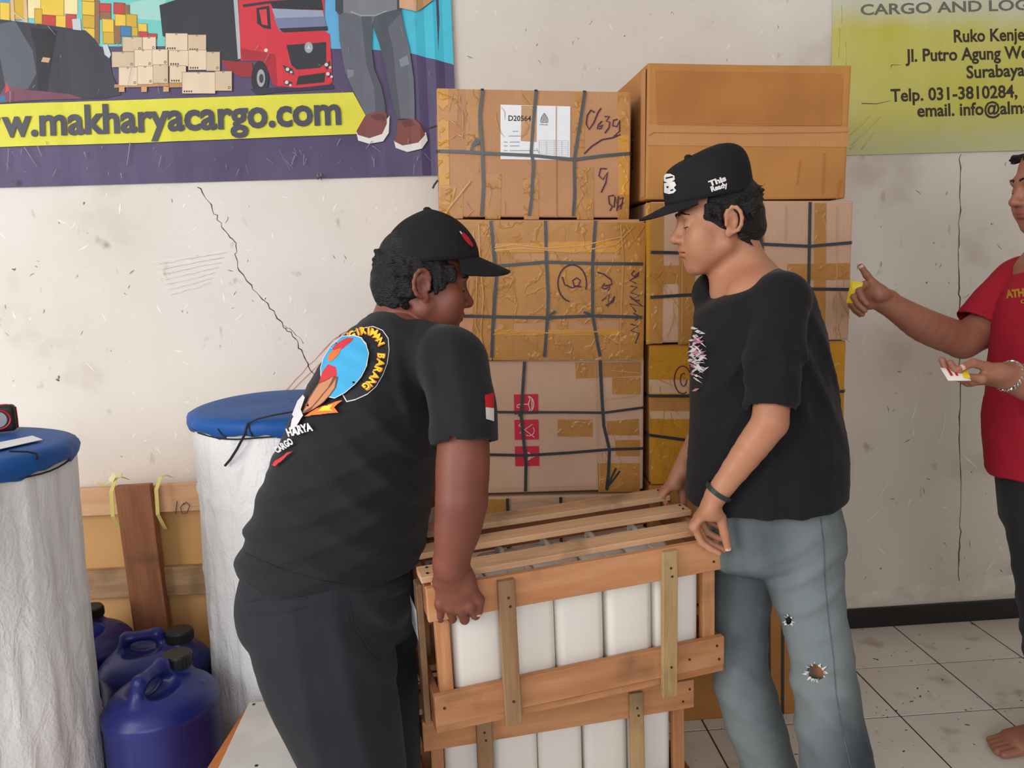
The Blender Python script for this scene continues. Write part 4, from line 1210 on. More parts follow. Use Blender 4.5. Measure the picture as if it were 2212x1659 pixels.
build('paper_label', [(-0.0145, 0.06, 0.19), (-0.0145, 0.14, 0.19), (-0.0145, 0.14, 0.26), (-0.0145, 0.06, 0.26)], [[3, 2, 1, 0]], M_paper, parent=held, local=True)
low = crate('slatted wooden crate standing on the floor under the carried crate', (-0.119, 1.809, 0.008), (0, 0, rad(9.0)), seed=40, H=0.345, bx=(0.21, 0.77))
low.location.z = 0.027
fill(low, ('in the floor crate front row', 'in the floor crate rear row'), 'canisters in the crate on the floor', 2)

# ------------------------------------------------------------------ wrapped drums
def sack_mat(name, a, b):
    m = mat(name, a, rough=0.42, rgb2=b, scale=3.0, detail=5, spec=0.45)
    nt, N, L, bb = nodes_of(m)
    tc = N.new('ShaderNodeTexCoord')
    n1 = N.new('ShaderNodeTexNoise'); n1.inputs['Scale'].default_value = 16; n1.inputs['Detail'].default_value = 6; n1.inputs['Distortion'].default_value = 1.2
    mp = N.new('ShaderNodeMapping'); mp.inputs['Scale'].default_value = (1.4, 1.4, 0.6); L.new(tc.outputs['Object'], mp.inputs[0]); L.new(mp.outputs[0], n1.inputs[0])
    n2 = N.new('ShaderNodeTexVoronoi'); n2.inputs['Scale'].default_value = 130; L.new(tc.outputs['Object'], n2.inputs[0])
    ma = N.new('ShaderNodeMath'); ma.operation = 'MULTIPLY_ADD'; ma.inputs[1].default_value = 0.12; L.new(n2.outputs[0], ma.inputs[0]); L.new(n1.outputs[0], ma.inputs[2])
    bp = N.new('ShaderNodeBump'); bp.inputs['Strength'].default_value = 0.6; bp.inputs['Distance'].default_value = 0.012
    L.new(ma.outputs[0], bp.inputs['Height']); L.new(bp.outputs[0], bb.inputs['Normal'])
    return m
M_sack = sack_mat('white_woven_sack', (244, 243, 243), (228, 225, 224))
M_tarp = mat('blue_tarpaulin', (26, 78, 150), rough=0.55, rgb2=(40, 94, 166), scale=4, detail=6, bump=0.3, bscale=22, spec=0.25, dist=0.008)
M_string = mat('black_string', (34, 34, 36), rough=0.8)

def drum(label, cx, cy, h, r, ms, seed, seams, ring):
    t = thing('wrapped_drum', label, 'drum', (cx, cy, 0), (0, 0, 0), 'wrapped drums with blue covers')
    rg = np.random.RandomState(seed)
    n, nz = 144, 60
    ph = rg.uniform(0, 6.28, 12)
    V, F = [], []
    for k in range(nz + 1):
        z = (h - 0.012) * k / nz
        for j in range(n):
            a = 2 * math.pi * j / n
            e = 0.0035 * math.sin(5 * a + 6 * z + ph[0]) + 0.003 * math.sin(11 * a - 5 * z + ph[1]) + 0.0018 * math.sin(23 * a + 9 * z + ph[2]) + 0.0012 * math.sin(41 * a - 14 * z + ph[3])
            for sa, amp in seams:
                da = (a - sa - 0.04 * math.sin(5 * z + ph[4]) + math.pi) % (2 * math.pi) - math.pi
                e += amp * math.exp(-(da / 0.035) ** 2)
            for z0, amp in ring: e += amp * math.exp(-((z - z0 - 0.012 * math.sin(3 * a + ph[5])) / 0.010) ** 2)
            q = r + e - 0.008 * (1 if k == 0 else 0)
            V.append((q * math.cos(a), q * math.sin(a), z))
    for k in range(nz):
        for j in range(n): F.append([k * n + j, k * n + (j + 1) % n, (k + 1) * n + (j + 1) % n, (k + 1) * n + j])
    F.append(list(range(n))[::-1]); F.append([nz * n + j for j in range(n)])
    build('sack_wrap', V, F, ms, parent=t, local=True, smooth=True)
    # tarpaulin cover: flat top with a puckered skirt
    V, F = [], []
    rings = [(0.0, 0, 0), (0.35, 0, 0), (0.7, 0, 0), (0.92, 0, 0), (1.0, -0.004, 0), (1.035, -0.014, .4), (1.045, -0.026, .7), (1.03, -0.040, 1.0), (1.012, -0.046, 1.2)]
    for i, (f, dz, pk) in enumerate(rings):
        for j in range(n):
            a = 2 * math.pi * j / n
            p = math.sin(9 * a + ph[6]) + 0.6 * math.sin(17 * a + ph[7]) + .4 * math.sin(31 * a + ph[8])
            q = r * (f + 0.010 * pk * p) + 0.004
            V.append((q * math.cos(a), q * math.sin(a), h + dz + 0.005 * pk * p + 0.003 * math.sin(3 * a + ph[9]) * f))
    m_ = len(rings)
    for i in range(m_ - 1):
        for j in range(n): F.append([i * n + j, i * n + (j + 1) % n, (i + 1) * n + (j + 1) % n, (i + 1) * n + j])
    build('tarpaulin_cover', V, F, M_tarp, parent=t, local=True, smooth=True)
    # tying string under the skirt and hanging ends
    path = [((r + 0.006) * math.cos(a), (r + 0.006) * math.sin(a), h - 0.047 + 0.003 * math.sin(7 * a)) for a in np.linspace(0, 2 * math.pi, 60)]
    build('tie_string', *tube(path, 0.0022, 5, False), M_string, parent=t, local=True)
    return t, h, r
d2, h2, r2 = drum('white sack-wrapped drum under a blue tarpaulin cover beside the bending man', -0.485, 2.43, 1.03, 0.276, M_sack, 5, [(math.radians(215), 0.012), (math.radians(243), 0.008)], [(0.80, 0.005), (0.55, 0.003)])
def on_drum(c, px, py, r):
    v = _ray(px, py); o = CAM_O - np.array([c[0], c[1], 0])
    A_ = v[0] ** 2 + v[1] ** 2; B_ = o[0] * v[0] + o[1] * v[1]; C_ = o[0] ** 2 + o[1] ** 2 - r * r
    t = (-B_ - math.sqrt(max(B_ * B_ - A_ * C_, 0))) / A_
    return CAM_O + v * t
def string_on(t, c, r, pts, rad_=0.0022):
    build('string_end', *tube([on_drum(c, x, y, r) for x, y in pts], rad_, 6), M_string, parent=t)
C2 = (-0.485, 2.43)
string_on(d2, C2, 0.292, [(536, 914), (528, 940), (512, 970), (498, 992), (486, 1006)], 0.0034)
string_on(d2, C2, 0.292, [(538, 914), (556, 905), (590, 897), (640, 888)], 0.0024)
string_on(d2, C2, 0.292, [(536, 914), (540, 930), (545, 944)], 0.002)
string_on(d2, C2, 0.292, [(470, 926), (478, 938), (490, 948)], 0.0016)
string_on(d2, C2, 0.290, [(410, 915), (416, 926), (424, 930)], 0.0016)
d1, h1, r1 = drum('creased sack-wrapped drum with a tape measure lying on its blue cover', -1.205, 1.965, 1.03, 0.276, M_sack, 9, [(math.radians(-62), 0.012), (math.radians(-80), 0.008), (math.radians(-40), 0.006), (math.radians(-25), 0.005)], [(0.62, 0.004), (0.3, 0.004)])
C1 = (-1.205, 1.965)
string_on(d1, C1, 0.290, [(20, 975), (60, 976), (78, 980), (82, 990), (76, 992)], 0.0022)
# white paper strip and tape measure on that cover
a = PZ(-60, 984, 1.037); b = PZ(92, 950, 1.037); c_ = PZ(70, 942, 1.037); d_ = PZ(-60, 968, 1.037)
pap = build('paper_strip', [*(np.array(q) for q in (a, b, c_, d_)), *(np.array(q) + [0, 0, .0012] for q in (a, b, c_, d_))], [[0, 3, 2, 1], [4, 5, 6, 7], [0, 1, 5, 4], [1, 2, 6, 5], [2, 3, 7, 6], [3, 0, 4, 7]], M_paper)
tag(pap, 'narrow white paper strip lying on the blue drum cover', 'paper')
tm_c = PZ(-2, 935, 1.037)
tmz = thing('tape_measure', 'black and red tape measure lying on the blue drum cover', 'tape measure', (tm_c[0] - 0.012, tm_c[1] + 0.03, 1.035), (0, 0, rad(20)))
M_rub = mat('black_rubber', (30, 28, 30), rough=0.6, var=.2); M_redp = flat('red_plastic', (190, 26, 40), 0.4); M_chrome = mat('brushed_steel', (176, 176, 178), rough=0.3, metal=0.9)
V, F = rbox(-0.038, 0.038, -0.020, 0.020, 0.0, 0.066, bev=0.014, seg=4)
build('case', V, F, M_rub, parent=tmz, local=True, smooth=True)
ringp = [(0.0385 * 0.72 * math.cos(a_) , -0.0212, 0.033 + 0.024 * math.sin(a_)) for a_ in np.linspace(0, 2 * math.pi, 25)]
build('red_trim', *tube(ringp, 0.0022, 6, False), M_redp, parent=tmz, local=True)
build('red_seam', *tube([(0.0388, 0, 0.006), (0.0392, 0, 0.03), (0.0388, 0, 0.058), (0.02, 0, 0.0665), (-0.03, 0, 0.0665)], 0.002, 6), M_redp, parent=tmz, local=True)
build('face_disc', *tube([(0, -0.0205, 0.033), (0, -0.0212, 0.033)], 0.02, 20), M_chrome, parent=tmz, local=True)

# ------------------------------------------------------------------ blue jerrycans
M_blue = mat('blue_polyethylene', (24, 31, 98), rough=0.36, rgb2=(34, 42, 118), scale=5, detail=4, bump=0.06, bscale=40, spec=0.45, dist=0.006)
M_capblk = mat('black_screw_cap', (28, 28, 26), rough=0.5, var=.2)
def jerry_mesh():
    s = Solid()
    hx, hy, H = 0.148, 0.132, 0.40
    U = (1, 0, 0)
    s.cone((0, 0, 0.03), (0, 0, H - 0.095), (hx, hy), (hx, hy), u=U, k=0.0, cap=0.03)
    s.ball((0, 0, H - 0.095), (hx - .001, hy - .001, 0.062), k=0.015)
    # grip arch with the finger hole under it
    s.cone((-0.085, 0, H - 0.055), (-0.07, 0, H - 0.012), 0.020, 0.017, k=0.02)
    s.cone((-0.07, 0, H - 0.012), (0.012, 0, H - 0.006), 0.0165, 0.0165, k=0.014)
    s.cone((0.012, 0, H - 0.006), (0.028, 0, H - 0.05), 0.0165, 0.022, k=0.014)
    s.ball((-0.028, 0.03, H - 0.040), (0.046, 0.030, 0.022), k=0.012, op='s')
    s.ball((-0.028, -0.03, H - 0.040), (0.046, 0.030, 0.022), k=0.012, op='s')
    s.cone((-0.028, -0.05, H - 0.036), (-0.028, 0.05, H - 0.036), (0.034, 0.011), (0.034, 0.011), u=(1, 0, 0), k=0.008, op='s')
    # spout
    s.cone((0.072, 0, H - 0.08), (0.072, 0, H - 0.022), 0.036, 0.032, k=0.016, cap=0.004)
    # notched stiffening lugs on the shoulder
    for sy in (-1, 1):
        s.cone((0.03, sy * (hy - .012), H - 0.10), (0.045, sy * (hy - 0.045), H - 0.058), 0.010, 0.008, k=0.006)
    return s.surface(0.0045)
_jv, _jq = jerry_mesh()
jp = None
for (label, loc, rz) in (('dark blue plastic jerrycan with black cap in front of the other two', (-0.790, 2.045, 0), 70), ('dark blue jerrycan with its cap against the white drum, behind the front jerrycan', (-0.905, 2.325, 0.0), 6), ('dark blue jerrycan tucked behind the creased drum, its cap hidden', (-1.165, 2.475, 0), 95)):
    if jp is None:
        jp = thing('jerrycan', label, 'jerrycan', loc, (0, 0, rad(rz)), 'blue jerrycans between the drums')
        me_o = build_fast('body', np.array(_jv) , _jq, M_blue)
        me_o.parent = jp
        parts = [lathe([(0.034, 0.366), (0.038, 0.368), (0.038, 0.394), (0.035, 0.399), (0.0, 0.400)], 28, (0.072, 0, 0))]
        for k in range(28):
            a_ = 2 * math.pi * k / 28
            parts.append(tube([(0.072 + 0.0382 * math.cos(a_), 0.0382 * math.sin(a_), 0.371), (0.072 + 0.0382 * math.cos(a_), 0.0382 * math.sin(a_), 0.392)], 0.0013, 4))
        build('screw_cap', *merge(parts), M_capblk, parent=jp, local=True)
        ring_ = [(0.1490 * math.cos(a_), 0.1330 * math.sin(a_), 0.298) for a_ in np.linspace(0, 2 * math.pi, 48)]
        build('shoulder_seam', *tube(ring_, 0.002, 5, False), M_blue, parent=jp, local=True)
        r = jp
    else:
        r = jp.copy(); COL.objects.link(r)
        for c in jp.children:
            d = c.copy(); COL.objects.link(d); d.parent = r
        r['label'] = label
        r.location = loc; r.rotation_euler = (0, 0, rad(rz))
jp.scale = (1, 1, 1.08)

# ------------------------------------------------------------------ timber-framed case by the wall
M_panel = mat('tan_panel', (208, 158, 98), rough=0.6, var=0.06, scale=4)
cs = thing('timber_framed_case', 'tan case framed in rough timber with yellow strap loops behind the drums', 'case', (-1.0, 2.66, 0), (0, 0, rad(-1.5)))
build('panel', *rbox(-0.34, 0.335, 0.028, 0.20, 0.01, 0.70, bev=0.004), M_panel, parent=cs, local=True)
plank(cs, -0.36, 0.345, 0.0, 0.026, 0.655, 0.745, M_wood_pale, 60, 'frame_rail')
plank(cs, -0.36, 0.345, 0.0, 0.026, 0.375, 0.470, wood('weathered_rail', (190, 154, 116), (160, 122, 86)), 61, 'frame_rail')
plank(cs, -0.36, 0.345, 0.0, 0.026, 0.01, 0.09, M_wood_pale, 62, 'frame_rail')
pl = plank(cs, -0.085, 0.025, -0.030, -0.001, 0.012, 0.755, M_wood_red, 63, 'frame_post', 'z'); pl.rotation_euler = (0, -math.pi / 2 - rad(1.5), 0)
M_band = flat('yellow_strap', (222, 208, 120), 0.45)
for x in (-0.100, 0.040):
    pts = [(x, -0.002, 0.60), (x - .006, -0.036, 0.66), (x - .004, -0.034, 0.74), (x + .004, -0.01, 0.776), (x + .010, 0.02, 0.772), (x + 0.03, 0.03, 0.76)]
    build('strap_loop', *ribbon(pts, [(0, -1, -.2), (0, -1, 0), (0, -1, .4), (0, -.3, 1), (0, .3, 1), (0, 0, 1)], 0.012, 0.0012), M_band, parent=cs, local=True)
build('strap_buckle', *ribbon([(-0.112, -0.012, 0.768), (-0.095, -0.014, 0.79), (-0.075, -0.012, 0.786)], [0, -1, 0.4], 0.018, 0.003), flat('pale_buckle', (232, 222, 176), 0.4), parent=cs, local=True)
build('strap_tail', *ribbon([(-0.155, -0.01, 0.762), (-0.13, -0.012, 0.758), (-0.105, -0.012, 0.77)], [0, -.4, 1], 0.010, 0.001), M_band, parent=cs, local=True)
_cm = np.array(chain_matrix(cs))
def case_pt(px, py): return on_plane(px, py, _cm[:3, 3] + _cm[:3, :3] @ np.array([0, -0.004, 0]), _cm[:3, :3] @ np.array([0, -1.0, 0]))
for s_ in ([(383, 1082), (381, 1098), (380, 1110)], [(398, 1086), (390, 1096), (394, 1110), (404, 1108), (410, 1092), (402, 1084), (397, 1090)]):
    build('pencil_number', *ribbon([case_pt(*p) + np.array([0, -.001, 0]) for p in s_], [0, -1, 0], 0.003, 0.0003), flat('pencil_%d' % s_[0][0], (96, 76, 64), 0.8), parent=cs)

# ------------------------------------------------------------------ low white-topped box in front of the drum
M_lami = mat('grey_white_laminate', (214, 210, 204), rough=0.5, rgb2=(192, 186, 178), scale=7, detail=7, lo=.4, hi=.75)
M_orange = mat('orange_brown_board', (190, 116, 62), rough=0.55, rgb2=(168, 96, 48), scale=10, stretch=(1, 5, 1))
lb = thing('low_box', 'low grey-white topped box with an orange-brown flap beside the black trousers', 'box', (-0.476, 1.885, 0), (0, 0, 0))
build('box_body', *rbox(-0.100, 0.100, -0.16, 0.185, 0.0, 0.285, bev=0.003), M_orange, parent=lb, local=True)
build('top_board', *rbox(-0.106, 0.106, -0.166, 0.190, 0.2855, 0.300, bev=0.002), M_lami, parent=lb, local=True)
fv = [(-0.107, 0.190, 0.292), (-0.107, -0.166, 0.292), (-0.179, -0.166, 0.240), (-0.116, 0.185, 0.284)]
fv2 = [(x, y, z - 0.006) for x, y, z in fv]
build('side_flap', fv + fv2, [[0, 1, 2, 3][::-1], [4, 5, 6, 7], [0, 4, 5, 1], [1, 5, 6, 2], [2, 6, 7, 3], [3, 7, 4, 0]], M_orange, parent=lb, local=True)
for (x, y) in ((-0.09, 0.176), (-0.02, -0.1)):
    build('screw_head', *tube([(x, y, 0.300), (x, y, 0.3015)], 0.004, 8), M_nail, parent=lb, local=True)
# ------------------------------------------------------------------ people
def unit(v):
    v = np.asarray(v, float); return v / np.linalg.norm(v)
UP = np.array([0, 0, 1.0])
class Frame:
    def __init__(s, o, fwd, up=UP, sc=1.0):
        s.o = np.asarray(o, float); s.f = unit(fwd)
        s.r = unit(np.cross(s.f, up)); s.u = np.cross(s.r, s.f); s.sc = sc
    def __call__(s, x, y, z): return s.o + s.sc * (x * s.r + y * s.f + z * s.u)
    def axes(s): return np.stack([s.r, s.f, s.u])
    def loc(s, V):
        return ((np.asarray(V) - s.o) @ s.axes().T) / s.sc
def pitched(fwd_h, pitch, roll=0.0):
    """forward and up vectors for a head nodding down by pitch"""
    f = unit([fwd_h[0], fwd_h[1], 0]); p = rad(pitch)
    f2 = math.cos(p) * f - math.sin(p) * UP
    u2 = math.sin(p) * f + math.cos(p) * UP
    r = np.cross(f2, u2); q = rad(roll)
    return f2, math.cos(q) * u2 + math.sin(q) * r

def head(S, H, jaw=1.0, chub=0.0):
    A = H.axes(); k = 0.02
    b = lambda x, y, z, r, k=k, op='u': S.ball(H(x, y, z), r, A, k, op)
    c = lambda p, q, ra, rb, k=k, op='u', u=None: S.cone(H(*p), H(*q), ra, rb, k=k, op=op, u=u)
    b(0, -0.002, 0.036, (0.074, 0.087, 0.084), 0.0)
    b(0, 0.030, -0.030, (0.058 + chub, 0.058, 0.075), 0.03)
    for s in (-1, 1):
        c((s * 0.057, 0.000, -0.052), (s * 0.024, 0.052, -0.096), 0.017 + chub, 0.016, 0.03)      # jaw
        b(s * 0.044, 0.058, -0.024, (0.024 + chub, 0.022, 0.024), 0.025)                            # cheek bone
        b(s * 0.036, 0.050, -0.055, (0.026 + chub, 0.028, 0.030), 0.03)
    b(0, 0.062, -0.098, (0.023, 0.015, 0.016), 0.022)                                             # chin
    c((-0.034, 0.080, 0.018), (0.034, 0.080, 0.018), 0.011, 0.011, 0.02)                            # brow ridge
    b(0, 0.062, -0.058, (0.033, 0.026, 0.028), 0.02)                                              # mouth barrel
    for s in (-1, 1):
        b(s * 0.033, 0.094, -0.002, (0.018, 0.013, 0.011), 0.014, 's')                              # eye hollow
        b(s * 0.032, 0.0745, -0.003, (0.0150, 0.0135, 0.0128), 0.003)                               # lidded eye
        b(s * 0.032, 0.0890, -0.0075, (0.0105, 0.0035, 0.0016), 0.001, 's')                         # gap between the lids
    c((0, 0.084, 0.006), (0, 0.102, -0.030), 0.0085, 0.0112, 0.012)                                # nose
    b(0, 0.1025, -0.032, (0.0130, 0.0110, 0.0105), 0.008)
    for s in (-1, 1):
        b(s * 0.0150, 0.0935, -0.0355, (0.0085, 0.0105, 0.008), 0.007)
        b(s * 0.0075, 0.0985, -0.0430, (0.0036, 0.0045, 0.003), 0.002, 's')
    b(0, 0.0875, -0.0585, (0.022, 0.0085, 0.0056), 0.008)                                          # lips
    b(0, 0.0850, -0.0695, (0.0195, 0.0085, 0.0062), 0.006)
    c((-0.024, 0.086, -0.0640), (0.024, 0.086, -0.0640), (0.0075, 0.0010), (0.0075, 0.0010), 0.002, 's', u=H.f)
    b(0, 0.0870, -0.0800, (0.015, 0.005, 0.004), 0.008, 's')
    for s in (-1, 1):                                                                             # ears
        pts = []
        for i in range(9):
            a = math.radians(-70 + 250 * i / 8.0)
            yy, zz = -0.012 - 0.0165 * math.sin(a) * 1.0 * 1.0, 0.004 + 0.030 * math.cos(a) * 1.0
            pts.append((s * (0.0765 + 0.012 * (0.5 - (yy + 0.012) / 0.035)), -0.012 - 0.0175 * math.sin(a), 0.002 + 0.028 * math.cos(a)))
        for i in range(8): c(pts[i], pts[i + 1], 0.0042, 0.0042, 0.003 if i else 0.008)
        b(s * 0.077, -0.010, 0.001, (0.0045, 0.015, 0.026), 0.006)
        b(s * 0.077, -0.002, -0.027, (0.0045, 0.0085, 0.010), 0.006)
        b(s * 0.083, -0.010, -0.003, (0.0055, 0.0085, 0.013), 0.004, 's')
        c((s * 0.080, 0.004, 0.002), (s * 0.080, 0.004, -0.010), 0.0035, 0.0035, 0.003)

def tint_of(V, H=None, lips=(0.95, 0.72, 0.72), base=(1, 1, 1)):
    col = np.ones((len(V), 4), dtype=np.float32); col[:, :3] = base
    if H is not None:
        q = H.loc(V)
        w = np.exp(-((q[:, 0] / 0.022) ** 4 + ((q[:, 2] + 0.0640) / 0.0115) ** 4)) * (q[:, 1] > 0.074)
        col[:, :3] *= 1 - w[:, None] * (1 - np.array(lips, dtype=np.float32))
    return col

def turn(v, axis, a):
    axis = unit(axis); c, s = math.cos(a), math.sin(a)
    return v * c + np.cross(axis, v) * s + axis * (axis @ v) * (1 - c)

def hand(S, w, d, n, th, curls, sc=1.0, wr=0.026, thumb=((0.9, 0.5, 0.2), 0.4, 0.4), spread=0.06, fr=1.0):
    """w wrist, d towards the knuckles, n out of the palm, th towards the thumb side"""
    d = unit(d); n = unit(n - d * (np.dot(n, d))); t = np.cross(d, n)
    if t @ np.asarray(th) < 0: t = -t
    q = lambda a, b, c: w + sc * (a * d + b * t + c * n)
    S.cone(q(-0.01, 0, 0), q(0.03, 0, 0), (wr * 1.05, wr * .75), (0.033 * sc, 0.017 * sc), u=t, k=0.016)
    S.cone(q(0.03, 0, 0), q(0.085, 0, 0), (0.034 * sc, 0.016 * sc), (0.040 * sc, 0.0125 * sc), u=t, k=0.012)
    S.ball(q(0.035, 0.022, 0.012), (0.018 * sc,) * 3, None, 0.012)                     # thumb mound
    S.ball(q(0.035, -0.022, 0.010), (0.015 * sc,) * 3, None, 0.012)
    base = [(0.088, 0.030), (0.093, 0.0105), (0.089, -0.0095), (0.080, -0.028)]
    lens = [(0.042, 0.025, 0.021), (0.046, 0.028, 0.022), (0.042, 0.026, 0.021), (0.033, 0.020, 0.018)]
    rr = [0.0092, 0.0096, 0.0090, 0.0080]
    tips = []
    for i in range(4):
        p = q(base[i][0], base[i][1], 0.0)
        dirv = unit(d + t * spread * (1.5 - i))
        ax = np.cross(dirv, n)
        a = 0
        r0 = rr[i] * sc * fr
        S.ball(p - n * 0.003 * sc, (r0 * 1.05,) * 3, None, 0.008)
        for j in range(3):
            a += curls[i][j]
            v = turn(dirv, ax, rad(a))
            p2 = p + v * lens[i][j] * sc
            S.cone(p, p2, r0 * (1 - 0.07 * j), r0 * (1 - 0.07 * (j + 1)), k=0.003 if j else 0.006)
            p = p2
        tips.append((p, v, turn(-n, ax, rad(a)), r0))
    p = q(0.018, 0.026, 0.008)
    if isinstance(thumb, list):
        for j, p2 in enumerate(thumb):
            r_ = (0.0135, 0.0115, 0.0100)[j]
            S.cone(p, p2, r_ * sc, (r_ - 0.0014) * sc, k=0.014 if j == 0 else 0.004)
            v = unit(p2 - p); p = p2
        tips.append((p, v, unit(np.cross(np.cross(v, CAM_O - p), v)), 0.0088 * sc))
        return tips
    v = unit(thumb[0][0] * d + thumb[0][1] * t + thumb[0][2] * n)
    ax = np.cross(v, n)
    for j, (L_, r_, bend) in enumerate(((0.040, 0.0125, 0), (0.032, 0.0105, thumb[1]), (0.026, 0.0095, thumb[2]))):
        v = turn(v, ax, bend)
        p2 = p + v * L_ * sc
        S.cone(p, p2, r_ * sc, (r_ - 0.0012) * sc, k=0.012 if j == 0 else 0.004)
        p = p2
    tips.append((p, v, turn(-n, ax, 0.3), 0.009 * sc))
    return tips

def nail(parent, tip, m):
    p, v, up, r = tip
    v = unit(v); up = unit(up - v * (up @ v)); s = np.cross(v, up)
    V, F = [], []
    for i in range(4):
        for j in range(5):
            a = (j - 2) / 2.0 * 0.9
            V.append(p - v * (0.004 - 0.0032 * i) * (r / 0.009) + r * 0.97 * (math.cos(a) * up + math.sin(a) * s) * (1 if i < 3 else .9))
    for i in range(3):
        for j in range(4): F.append([i * 5 + j, i * 5 + j + 1, (i + 1) * 5 + j + 1, (i + 1) * 5 + j])
    build('fingernail', V, F, m, parent=parent, smooth=True)

class Skin:
    """surface lookup on a finished mesh"""
    def __init__(s, V, Q):
        s.t = BVHTree.FromPolygons([tuple(v) for v in V], [tuple(int(i) for i in q) for q in Q])
    def hit(s, o, d, far=10.0):
        h = s.t.ray_cast(Vector(o), Vector(d), far)
        return (np.array(h[0]), np.array(h[1])) if h[0] is not None else (None, None)

def decal(name, parent, skin, polys, mats, step=6.0, lift=0.0012, gap=0.02, back=True):
    """print lying on the cloth. polys: (material index, points, [faces]) in picture coordinates, put on the surface facing the viewer"""
    allV, allF, allM = [], [], []
    for lay, item in enumerate(polys):
        mi, pts = item[0], item[1]
        bm = bmesh.new()
        vs = [bm.verts.new((x, y, 0)) for x, y in pts]
        if len(item) > 2:
            for f in item[2]:
                try: bm.faces.new([vs[i] for i in f])
                except ValueError: pass
        else: bm.faces.new(vs)
        bmesh.ops.triangulate(bm, faces=bm.faces[:])
        for ax in (0, 1):
            xs = [v.co[ax] for v in bm.verts]; lo, hi = min(xs), max(xs)
            k = math.ceil(lo / step) * step
            while k < hi:
                co = [0, 0, 0]; co[ax] = k; no = [0, 0, 0]; no[ax] = 1
                bmesh.ops.bisect_plane(bm, geom=bm.verts[:] + bm.edges[:] + bm.faces[:], plane_co=co, plane_no=no, dist=1e-5)
                k += step
        bm.verts.index_update()
        pos = []
        for v in bm.verts:
            r = _ray(v.co.x, v.co.y); r = r / np.linalg.norm(r)
            h, nn = skin.hit(CAM_O, r)
            pos.append(None if h is None else h + nn * (lift + 0.00022 * lay) * (1 if nn @ r < 0 else -1))
        b0 = len(allV); idx = {}
        for i, p in enumerate(pos):
            if p is not None: idx[i] = len(allV); allV.append(p)
        for f in bm.faces:
            ii = [v.index for v in f.verts]
            if any(i not in idx for i in ii): continue
            pp = [pos[i] for i in ii]
            if max(np.linalg.norm(pp[i] - pp[i - 1]) for i in range(len(pp))) > gap: continue
            allF.append([idx[i] for i in ii]); allM.append(mi)
        bm.free()
    if not allF: return None
    # outward facing
    A_ = np.array(allV); G = []
    for f in allF:
        nrm = np.cross(A_[f[1]] - A_[f[0]], A_[f[2]] - A_[f[0]])
        G.append(f if nrm @ (CAM_O - A_[f[0]]) > 0 else f[::-1])
    return build(name, allV, G, mats, parent=parent, mi=allM, smooth=True)

def cap(parent, H, name, label, mcap, half=(0.084, 0.102), cy=0.035, z0=0.040, top=0.128, boxy=2.6, brim_len=0.075, brim_drop=0.35, tilt=6.0, brim_w=0.080, curve=0.02, rise=0.0, btn=0.0):
    """brimmed cap in the head's frame: crown with panel seams, brim, button"""
    tl = rad(tilt)
    def L(x, y, z):
        y2 = y - 0.0; c, s = math.cos(tl), math.sin(tl)
        return H(x, cy + c * y2 + s * z, z0 - s * y2 + c * z)
    n, m_ = 48, 16
    V, F = [], []
    for i in range(m_ + 1):
        t = i / m_
        zz = top * (1 - (1 - t) ** 1.6)
        f = (1 - min(zz / top, 1.0) ** boxy) ** (1 / boxy) if i < m_ else 0.0
        for j in range(n):
            a = 2 * math.pi * j / n
            seam = 0.0012 * (abs(math.cos(3 * a)) < 0.06)
            wv = 1 + 0.012 * math.sin(5 * a + 9 * t) * t
            V.append(L((half[0] * f * wv + seam) * math.cos(a), (half[1] * f * wv + seam) * math.sin(a), zz * (1 - rise * math.sin(a) * (f ** .5)) + 0.003 * math.sin(2 * a + 1) * (t > .3)))
    for i in range(m_):
        for j in range(n): F.append([i * n + j, i * n + (j + 1) % n, (i + 1) * n + (j + 1) % n, (i + 1) * n + j])
    crown = build(name, V, F, mcap, parent=parent, smooth=True, label=label)
    md = crown.modifiers.new('thickness', 'SOLIDIFY'); md.thickness = 0.002; md.offset = -1
    # brim
    V, F = [], []
    nu, nv = 20, 8
    for thick in (0.0, -0.003):
        for i in range(nu + 1):
            a = math.pi / 2 + (i / nu - 0.5) * 2 * 1.12
            for j in range(nv + 1):
                t = j / nv
                side = math.cos(a)
                ext = brim_len * (1 - (abs(a - math.pi / 2) / 1.13) ** 3.0) * t
                x = half[0] * side * (1 + 0.02 * t) + 0.10 * side * ext
                y = half[1] * math.sin(a) + ext
                z = 0.001 - brim_drop * ext - curve * (side ** 2) * t + thick
                V.append(L(x, y, z))
    N1 = (nu + 1) * (nv + 1)
    for i in range(nu):
        for j in range(nv):
            q = [i * (nv + 1) + j, i * (nv + 1) + j + 1, (i + 1) * (nv + 1) + j + 1, (i + 1) * (nv + 1) + j]
            F.append(q[::-1]); F.append([k + N1 for k in q])
    for i in range(nu):
        p, q = i * (nv + 1) + nv, (i + 1) * (nv + 1) + nv
        F.append([p, q, q + N1, p + N1])
    build('brim', V, F, mcap, parent=crown, smooth=True)
    bt = L(0, btn, top - abs(btn) * 0.25)
    V, F = lathe([(0.009, -0.004), (0.0085, 0.004), (0.004, 0.007)], 14)
    V = [bt + v[0] * H.r + v[1] * H.f + v[2] * H.u for v in (np.array(q) for q in V)]
    build('button', V, F, mcap, parent=crown)
    return crown, L

